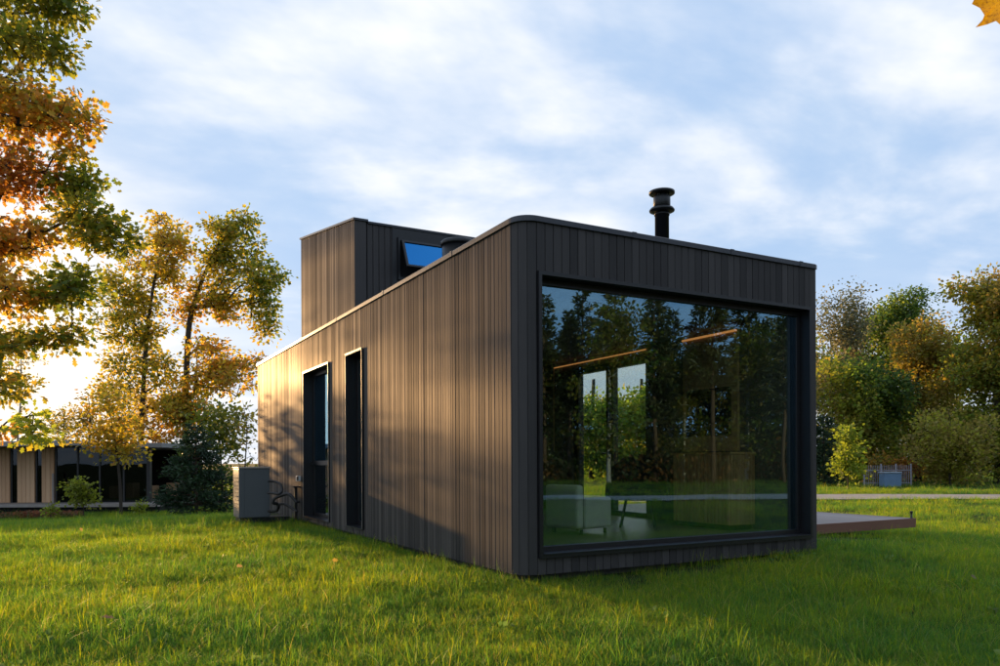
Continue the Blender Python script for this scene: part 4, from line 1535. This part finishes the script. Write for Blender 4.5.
# bushes and saplings that close the forest edge
n = 78000
uu, d_ = r.uniform(180, 940, n), r.uniform(43, 62, n)
c = mc[None] + mfw[None] * d_[:, None] + mrt[None] * ((uu - 500) / FPX * d_)[:, None]
top = 2.0 + 1.6 * smooth_noise(c[:, 0] * .7, c[:, 1] * .7, 77) + (d_ - 43) * .09
c[:, 2] = ground_z(c[:, 0], c[:, 1]) + r.uniform(0, 1, n) * np.maximum(top, .5)
V, F, C = leaves(c, .27, palette(n, c, [(.02, .03, .01), DKGREEN, (.05, .045, .012), DKGREEN, (.10, .055, .012), RUST], r, .5, 9), r)
me = np_mesh('undergrowth', V, F, C)
me.materials.append(M['leaf'])
tag(link('undergrowth', me), 'dark undergrowth along the forest edge mirrored in the big window', 'undergrowth', kind='stuff')

# ---------------------------------------------------------------- maple twig dipping into the top corner
d = 2.0
tw = empty('maple_twig', tuple(at(1010, -60, d)))
tag(tw, 'single golden maple leaf tip on a twig in the upper corner', 'leaf')
o_ = at(1010, -60, d)
MB().tube([tuple(at(1001, -22, d) - o_), tuple(at(1006, -45, d) - o_), tuple(at(1015, -70, d) - o_)], .0012, 6).build('petiole', M['bark'], tw)
MB().tube([tuple(at(1015, -70, d) - o_), tuple(at(1060, -120, d + .1) - o_), tuple(at(1130, -210, d + .2) - o_), tuple(at(1210, -330, d + .3) - o_)], [.002, .003, .004, .006], 7).build('twig', M['bark'], tw)
lv = [(1001, -22), (985, -28), (968, -14), (980, -8), (974, 4), (982, 8), (986.5, 15), (984, 22), (977.5, 27.5), (989, 24.5), (998, 21), (1006, 28), (1010, 38), (1014, 24), (1024, 20), (1022, 8), (1040, 2), (1026, -8), (1030, -24), (1014, -18)]
vs = [tuple(at(a, b, d + .01 * math.sin(k * 1.7)) - o_) for k, (a, b) in enumerate(lv)]
vv = np.array(vs + [tuple(at(1001, 2, d + .006) - o_)])
cc = np.array([(.40, .23, .02)] * len(lv) + [(.46, .29, .02)]) * np.random.default_rng(5).uniform(.7, 1.2, (len(lv) + 1, 1))
lme = np_mesh('leaf_blade', vv, np.array([(k, (k + 1) % len(lv), len(lv)) for k in range(len(lv))]), cc)
mm = leaf_mat('golden_maple_leaf', .45, .5, .7)
mn, ml = mm.node_tree.nodes, mm.node_tree.links
mg = mn.new('ShaderNodeNewGeometry')
mz = mn.new('ShaderNodeTexNoise')
mz.inputs['Scale'].default_value = 130
mz.inputs['Detail'].default_value = 6
mz.inputs['Roughness'].default_value = .7
ml.new(mg.outputs['Position'], mz.inputs['Vector'])
mr_ = mn.new('ShaderNodeMapRange')
mr_.inputs['From Min'].default_value, mr_.inputs['From Max'].default_value = .5, .68
ml.new(mz.outputs['Fac'], mr_.inputs['Value'])
mxx = mn.new('ShaderNodeMix')
mxx.data_type = 'RGBA'
mxx.inputs['B'].default_value = (.12, .05, .012, 1)
ml.new(mr_.outputs[0], mxx.inputs['Factor'])
ml.new(mn['Attribute'].outputs['Color'], mxx.inputs['A'])
for lk in list(mn['Attribute'].outputs['Color'].links):
    if lk.to_node != mxx:
        ml.new(mxx.outputs['Result'], lk.to_socket)
lme.materials.append(mm)
link('leaf_blade', lme, tw)

# ---------------------------------------------------------------- grass
def grass_mat():
    m = bpy.data.materials.new('grass_blade')
    m.use_nodes = True
    n, l = m.node_tree.nodes, m.node_tree.links
    n.clear()
    o = n.new('ShaderNodeOutputMaterial')
    at_ = n.new('ShaderNodeAttribute')
    at_.attribute_name = 'Col'
    oi = n.new('ShaderNodeObjectInfo')
    g = n.new('ShaderNodeNewGeometry')
    nz = n.new('ShaderNodeTexNoise')
    nz.inputs['Scale'].default_value = 0.55
    nz.inputs['Detail'].default_value = 4
    l.new(g.outputs['Position'], nz.inputs['Vector'])
    ad = n.new('ShaderNodeMath')
    ad.operation = 'MULTIPLY_ADD'
    l.new(oi.outputs['Random'], ad.inputs[0])
    ad.inputs[1].default_value = 0.35
    l.new(nz.outputs['Fac'], ad.inputs[2])
    rp = n.new('ShaderNodeValToRGB')
    e = rp.color_ramp.elements
    e[0].position, e[0].color = 0.46, (.48, .72, .78, 1)
    e[1].position, e[1].color = 0.88, (1.5, 1.2, .8, 1)
    l.new(ad.outputs[0], rp.inputs['Fac'])
    mx = n.new('ShaderNodeMix')
    mx.data_type = 'RGBA'
    mx.blend_type = 'MULTIPLY'
    mx.inputs['Factor'].default_value = 1
    l.new(at_.outputs['Color'], mx.inputs['A'])
    l.new(rp.outputs['Color'], mx.inputs['B'])
    hs = n.new('ShaderNodeHueSaturation')
    hs.inputs['Value'].default_value = 2.6
    hs.inputs['Saturation'].default_value = 1.1
    l.new(mx.outputs['Result'], hs.inputs['Color'])
    df = n.new('ShaderNodeBsdfPrincipled')
    df.inputs['Roughness'].default_value = .5
    df.inputs['Specular IOR Level'].default_value = .2
    l.new(mx.outputs['Result'], df.inputs['Base Color'])
    tl = n.new('ShaderNodeBsdfTranslucent')
    l.new(hs.outputs['Color'], tl.inputs['Color'])
    ms = n.new('ShaderNodeMixShader')
    ms.inputs[0].default_value = .58
    l.new(df.outputs[0], ms.inputs[1])
    l.new(tl.outputs[0], ms.inputs[2])
    l.new(ms.outputs[0], o.inputs[0])
    return m


M['grass'] = grass_mat()


def tuft(name, seed, blades, h, wd, spread, segs=3):
    r = np.random.default_rng(seed)
    V, F, C = [], [], []
    for b in range(blades):
        a = r.uniform(0, 6.28)
        bx, by = r.normal(0, spread, 2)
        hh = h * r.uniform(.45, 1.2)
        lean = r.uniform(.1, .95) * hh
        ww = wd * r.uniform(.6, 1.3)
        tw_ = a + math.pi / 2 + r.normal(0, .5)
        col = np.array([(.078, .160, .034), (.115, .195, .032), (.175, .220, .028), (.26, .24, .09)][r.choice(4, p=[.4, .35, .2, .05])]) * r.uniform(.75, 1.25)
        k = len(V)
        for s in range(segs + 1):
            t = s / segs
            z = hh * (t - .28 * t * t * (lean / hh))
            o = lean * t ** 2
            hw = ww * .5 * (1 - t ** 1.6) + .0002
            cx, cy = bx + math.cos(a) * o, by + math.sin(a) * o
            V += [(cx - math.cos(tw_) * hw, cy - math.sin(tw_) * hw, z), (cx + math.cos(tw_) * hw, cy + math.sin(tw_) * hw, z)]
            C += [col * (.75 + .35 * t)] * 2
        for s in range(segs):
            F.append((k + 2 * s, k + 2 * s + 1, k + 2 * s + 3, k + 2 * s + 2))
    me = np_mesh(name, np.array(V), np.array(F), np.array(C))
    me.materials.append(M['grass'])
    return bpy.data.objects.new(name, me)


gcol = bpy.data.collections.new('grass_sources')
NT = 8
for k in range(NT):
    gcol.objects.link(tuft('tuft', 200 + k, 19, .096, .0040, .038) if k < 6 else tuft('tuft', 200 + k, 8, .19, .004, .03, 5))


def scatter(n, dmin, dmax, half, centre, fw, rt, r, p=1.0):
    d_ = (r.uniform(dmin ** p, dmax ** p, n)) ** (1 / p)
    a = r.uniform(-half, half, n)
    q = centre[None, :2] + fw[None, :2] * (d_ * np.cos(a))[:, None] + rt[None, :2] * (d_ * np.sin(a))[:, None]
    return q, d_


r = np.random.default_rng(300)
pts, scl, wid = [], [], []
for (n_, a, b, half, c0, f_, t_, s0, s1, p) in (
        (105000, 3.2, 16, .78, CAM, FW, RT, .8, 1.0, 1.1),
        (42000, 14, 34, .72, CAM, FW, RT, 1.0, 1.5, 1.2),
        (15000, 30, 75, .75, CAM, FW, RT, 1.6, 2.2, 1.3),
        (20000, 9, 60, .62, mc, mfw, mrt, 1.1, 2.0, 1.2),
        (30000, 1.0, 15, 3.14, CAM, FW, RT, .9, 1.2, 1.5)):
    q, d_ = scatter(n_, a, b, half, c0, f_, t_, r, p)
    keep = ~((q[:, 0] > -.02) & (q[:, 0] < W + .02) & (q[:, 1] > .02) & (q[:, 1] < L))
    keep &= ~((q[:, 0] > W - .1) & (q[:, 0] < 7.6) & (q[:, 1] > 1.15) & (q[:, 1] < 6.7))
    keep &= path_dist(q[:, 0], q[:, 1]) > 1.55 + .25 * r.normal(size=n_)
    bare = np.exp(-(((q[:, 0] - 5.3) / 1.5) ** 2 + ((q[:, 1] - .72) / .42) ** 2)) * 1.2 + 1.1 * np.exp(-(((q[:, 0] - 1.8) / 1.5) ** 2 + ((q[:, 1] + .16) / .20) ** 2))
    for bx, by, brd in ((.9, -.5, .22), (1.9, -.35, .28), (2.9, -.25, .25), (1.7, -1.7, .20), (3.3, -1.9, .24), (5.2, -.7, .3), (-1.6, 3.2, .25), (-2.8, .6, .2), (6.4, -1.2, .25)):
        bare = bare + .8 * np.exp(-((q[:, 0] - bx) ** 2 + 1.6 * (q[:, 1] - by) ** 2) / brd ** 2)
    keep &= r.uniform(size=n_) > bare
    keep &= r.uniform(size=n_) < .82 + .35 * smooth_noise(q[:, 0] * 2.2, q[:, 1] * 2.2, 12)
    keep &= np.hypot(q[:, 0] - CAM[0], q[:, 1] - CAM[1]) > 0.8
    q, d_ = q[keep], d_[keep]
    t = (d_ - a) / (b - a)
    s = (s0 + (s1 - s0) * t) * r.uniform(.65, 1.25, len(q)) * (1 + .42 * smooth_noise(q[:, 0] * 2.0, q[:, 1] * 2.0, 14) + .2 * smooth_noise(q[:, 0] * 5.5, q[:, 1] * 5.5, 15))
    pts.append(np.c_[q, ground_z(q[:, 0], q[:, 1]) - .006])
    scl.append(s)
pts = np.vstack(pts)
scl = np.concatenate(scl)
gm = bpy.data.meshes.new('grass')
gm.vertices.add(len(pts))
gm.vertices.foreach_set('co', pts.astype(np.float32).ravel())
gm.attributes.new('tuft_scale', 'FLOAT', 'POINT').data.foreach_set('value', scl.astype(np.float32))
gm.attributes.new('tuft_turn', 'FLOAT_VECTOR', 'POINT').data.foreach_set(
    'vector', np.c_[r.normal(0, .1, len(pts)), r.normal(0, .1, len(pts)), r.uniform(0, 6.28, len(pts))].astype(np.float32).ravel())
gm.attributes.new('tuft_pick', 'INT', 'POINT').data.foreach_set('value', np.where(r.uniform(size=len(pts)) < .945, r.integers(0, 6, len(pts)), r.integers(6, NT, len(pts))).astype(np.int32))
gm.update()
grass = tag(link('grass', gm), 'long uneven lawn grass with drooping blades around the house', 'grass', kind='stuff')
ng = bpy.data.node_groups.new('grass_scatter', 'GeometryNodeTree')
ng.interface.new_socket('Geometry', in_out='INPUT', socket_type='NodeSocketGeometry')
ng.interface.new_socket('Geometry', in_out='OUTPUT', socket_type='NodeSocketGeometry')
gi, go_ = ng.nodes.new('NodeGroupInput'), ng.nodes.new('NodeGroupOutput')
ci = ng.nodes.new('GeometryNodeCollectionInfo')
ci.inputs['Collection'].default_value = gcol
ci.inputs['Separate Children'].default_value = True
ci.inputs['Reset Children'].default_value = True
iop = ng.nodes.new('GeometryNodeInstanceOnPoints')
iop.inputs['Pick Instance'].default_value = True


def named(attr, typ):
    n_ = ng.nodes.new('GeometryNodeInputNamedAttribute')
    n_.data_type = typ
    n_.inputs['Name'].default_value = attr
    return n_.outputs['Attribute']


ng.links.new(gi.outputs[0], iop.inputs['Points'])
ng.links.new(ci.outputs[0], iop.inputs['Instance'])
ng.links.new(named('tuft_pick', 'INT'), iop.inputs['Instance Index'])
ng.links.new(named('tuft_turn', 'FLOAT_VECTOR'), iop.inputs['Rotation'])
ng.links.new(named('tuft_scale', 'FLOAT'), iop.inputs['Scale'])
ng.links.new(iop.outputs[0], go_.inputs[0])
md = grass.modifiers.new('scatter', 'NODES')
md.node_group = ng

# a few fallen leaves caught in the grass
r = np.random.default_rng(400)
q, d_ = scatter(12, 4.0, 14, .62, CAM, FW, RT, r, 1.3)
keep = ~((q[:, 0] > -.05) & (q[:, 0] < 8) & (q[:, 1] > -.05))
q = q[keep]
c = np.c_[q, ground_z(q[:, 0], q[:, 1]) + r.uniform(.04, .10, len(q))]
cols = palette(len(c), c, [YELLOW, (.2, .14, .08), (.16, .10, .06)], r, 2, 4)
V, F, C = leaves(c, .075, cols, r, OAK_LEAF, OAK_F, .1)
me = np_mesh('fallen_leaves', V, F, C)
me.materials.append(M['leaf'])
tag(link('fallen_leaves', me), 'scattered fallen autumn leaves lying in the grass', 'leaves', kind='stuff')

# broad-leaved weeds among the blades
r = np.random.default_rng(410)
q, d_ = scatter(110, 4.0, 13, .62, CAM, FW, RT, r, 1.2)
keep = ~((q[:, 0] > -.1) & (q[:, 0] < 8) & (q[:, 1] > -.1))
q = np.repeat(q[keep], 9, axis=0) + r.normal(0, .035, (int(keep.sum()) * 9, 2))
c = np.c_[q, ground_z(q[:, 0], q[:, 1]) + r.uniform(.015, .055, len(q))]
cols = palette(len(c), c, [(.06, .12, .03), (.10, .17, .04), (.15, .2, .06)], r, 2, 6)
V, F, C = leaves(c, .042, cols, r, QUAD_LEAF, QUAD_F, -.2)
me = np_mesh('weeds', V, F, C)
me.materials.append(M['leaf'])
tag(link('weeds', me), 'low broad-leaved weeds scattered through the lawn grass', 'weeds', kind='stuff')
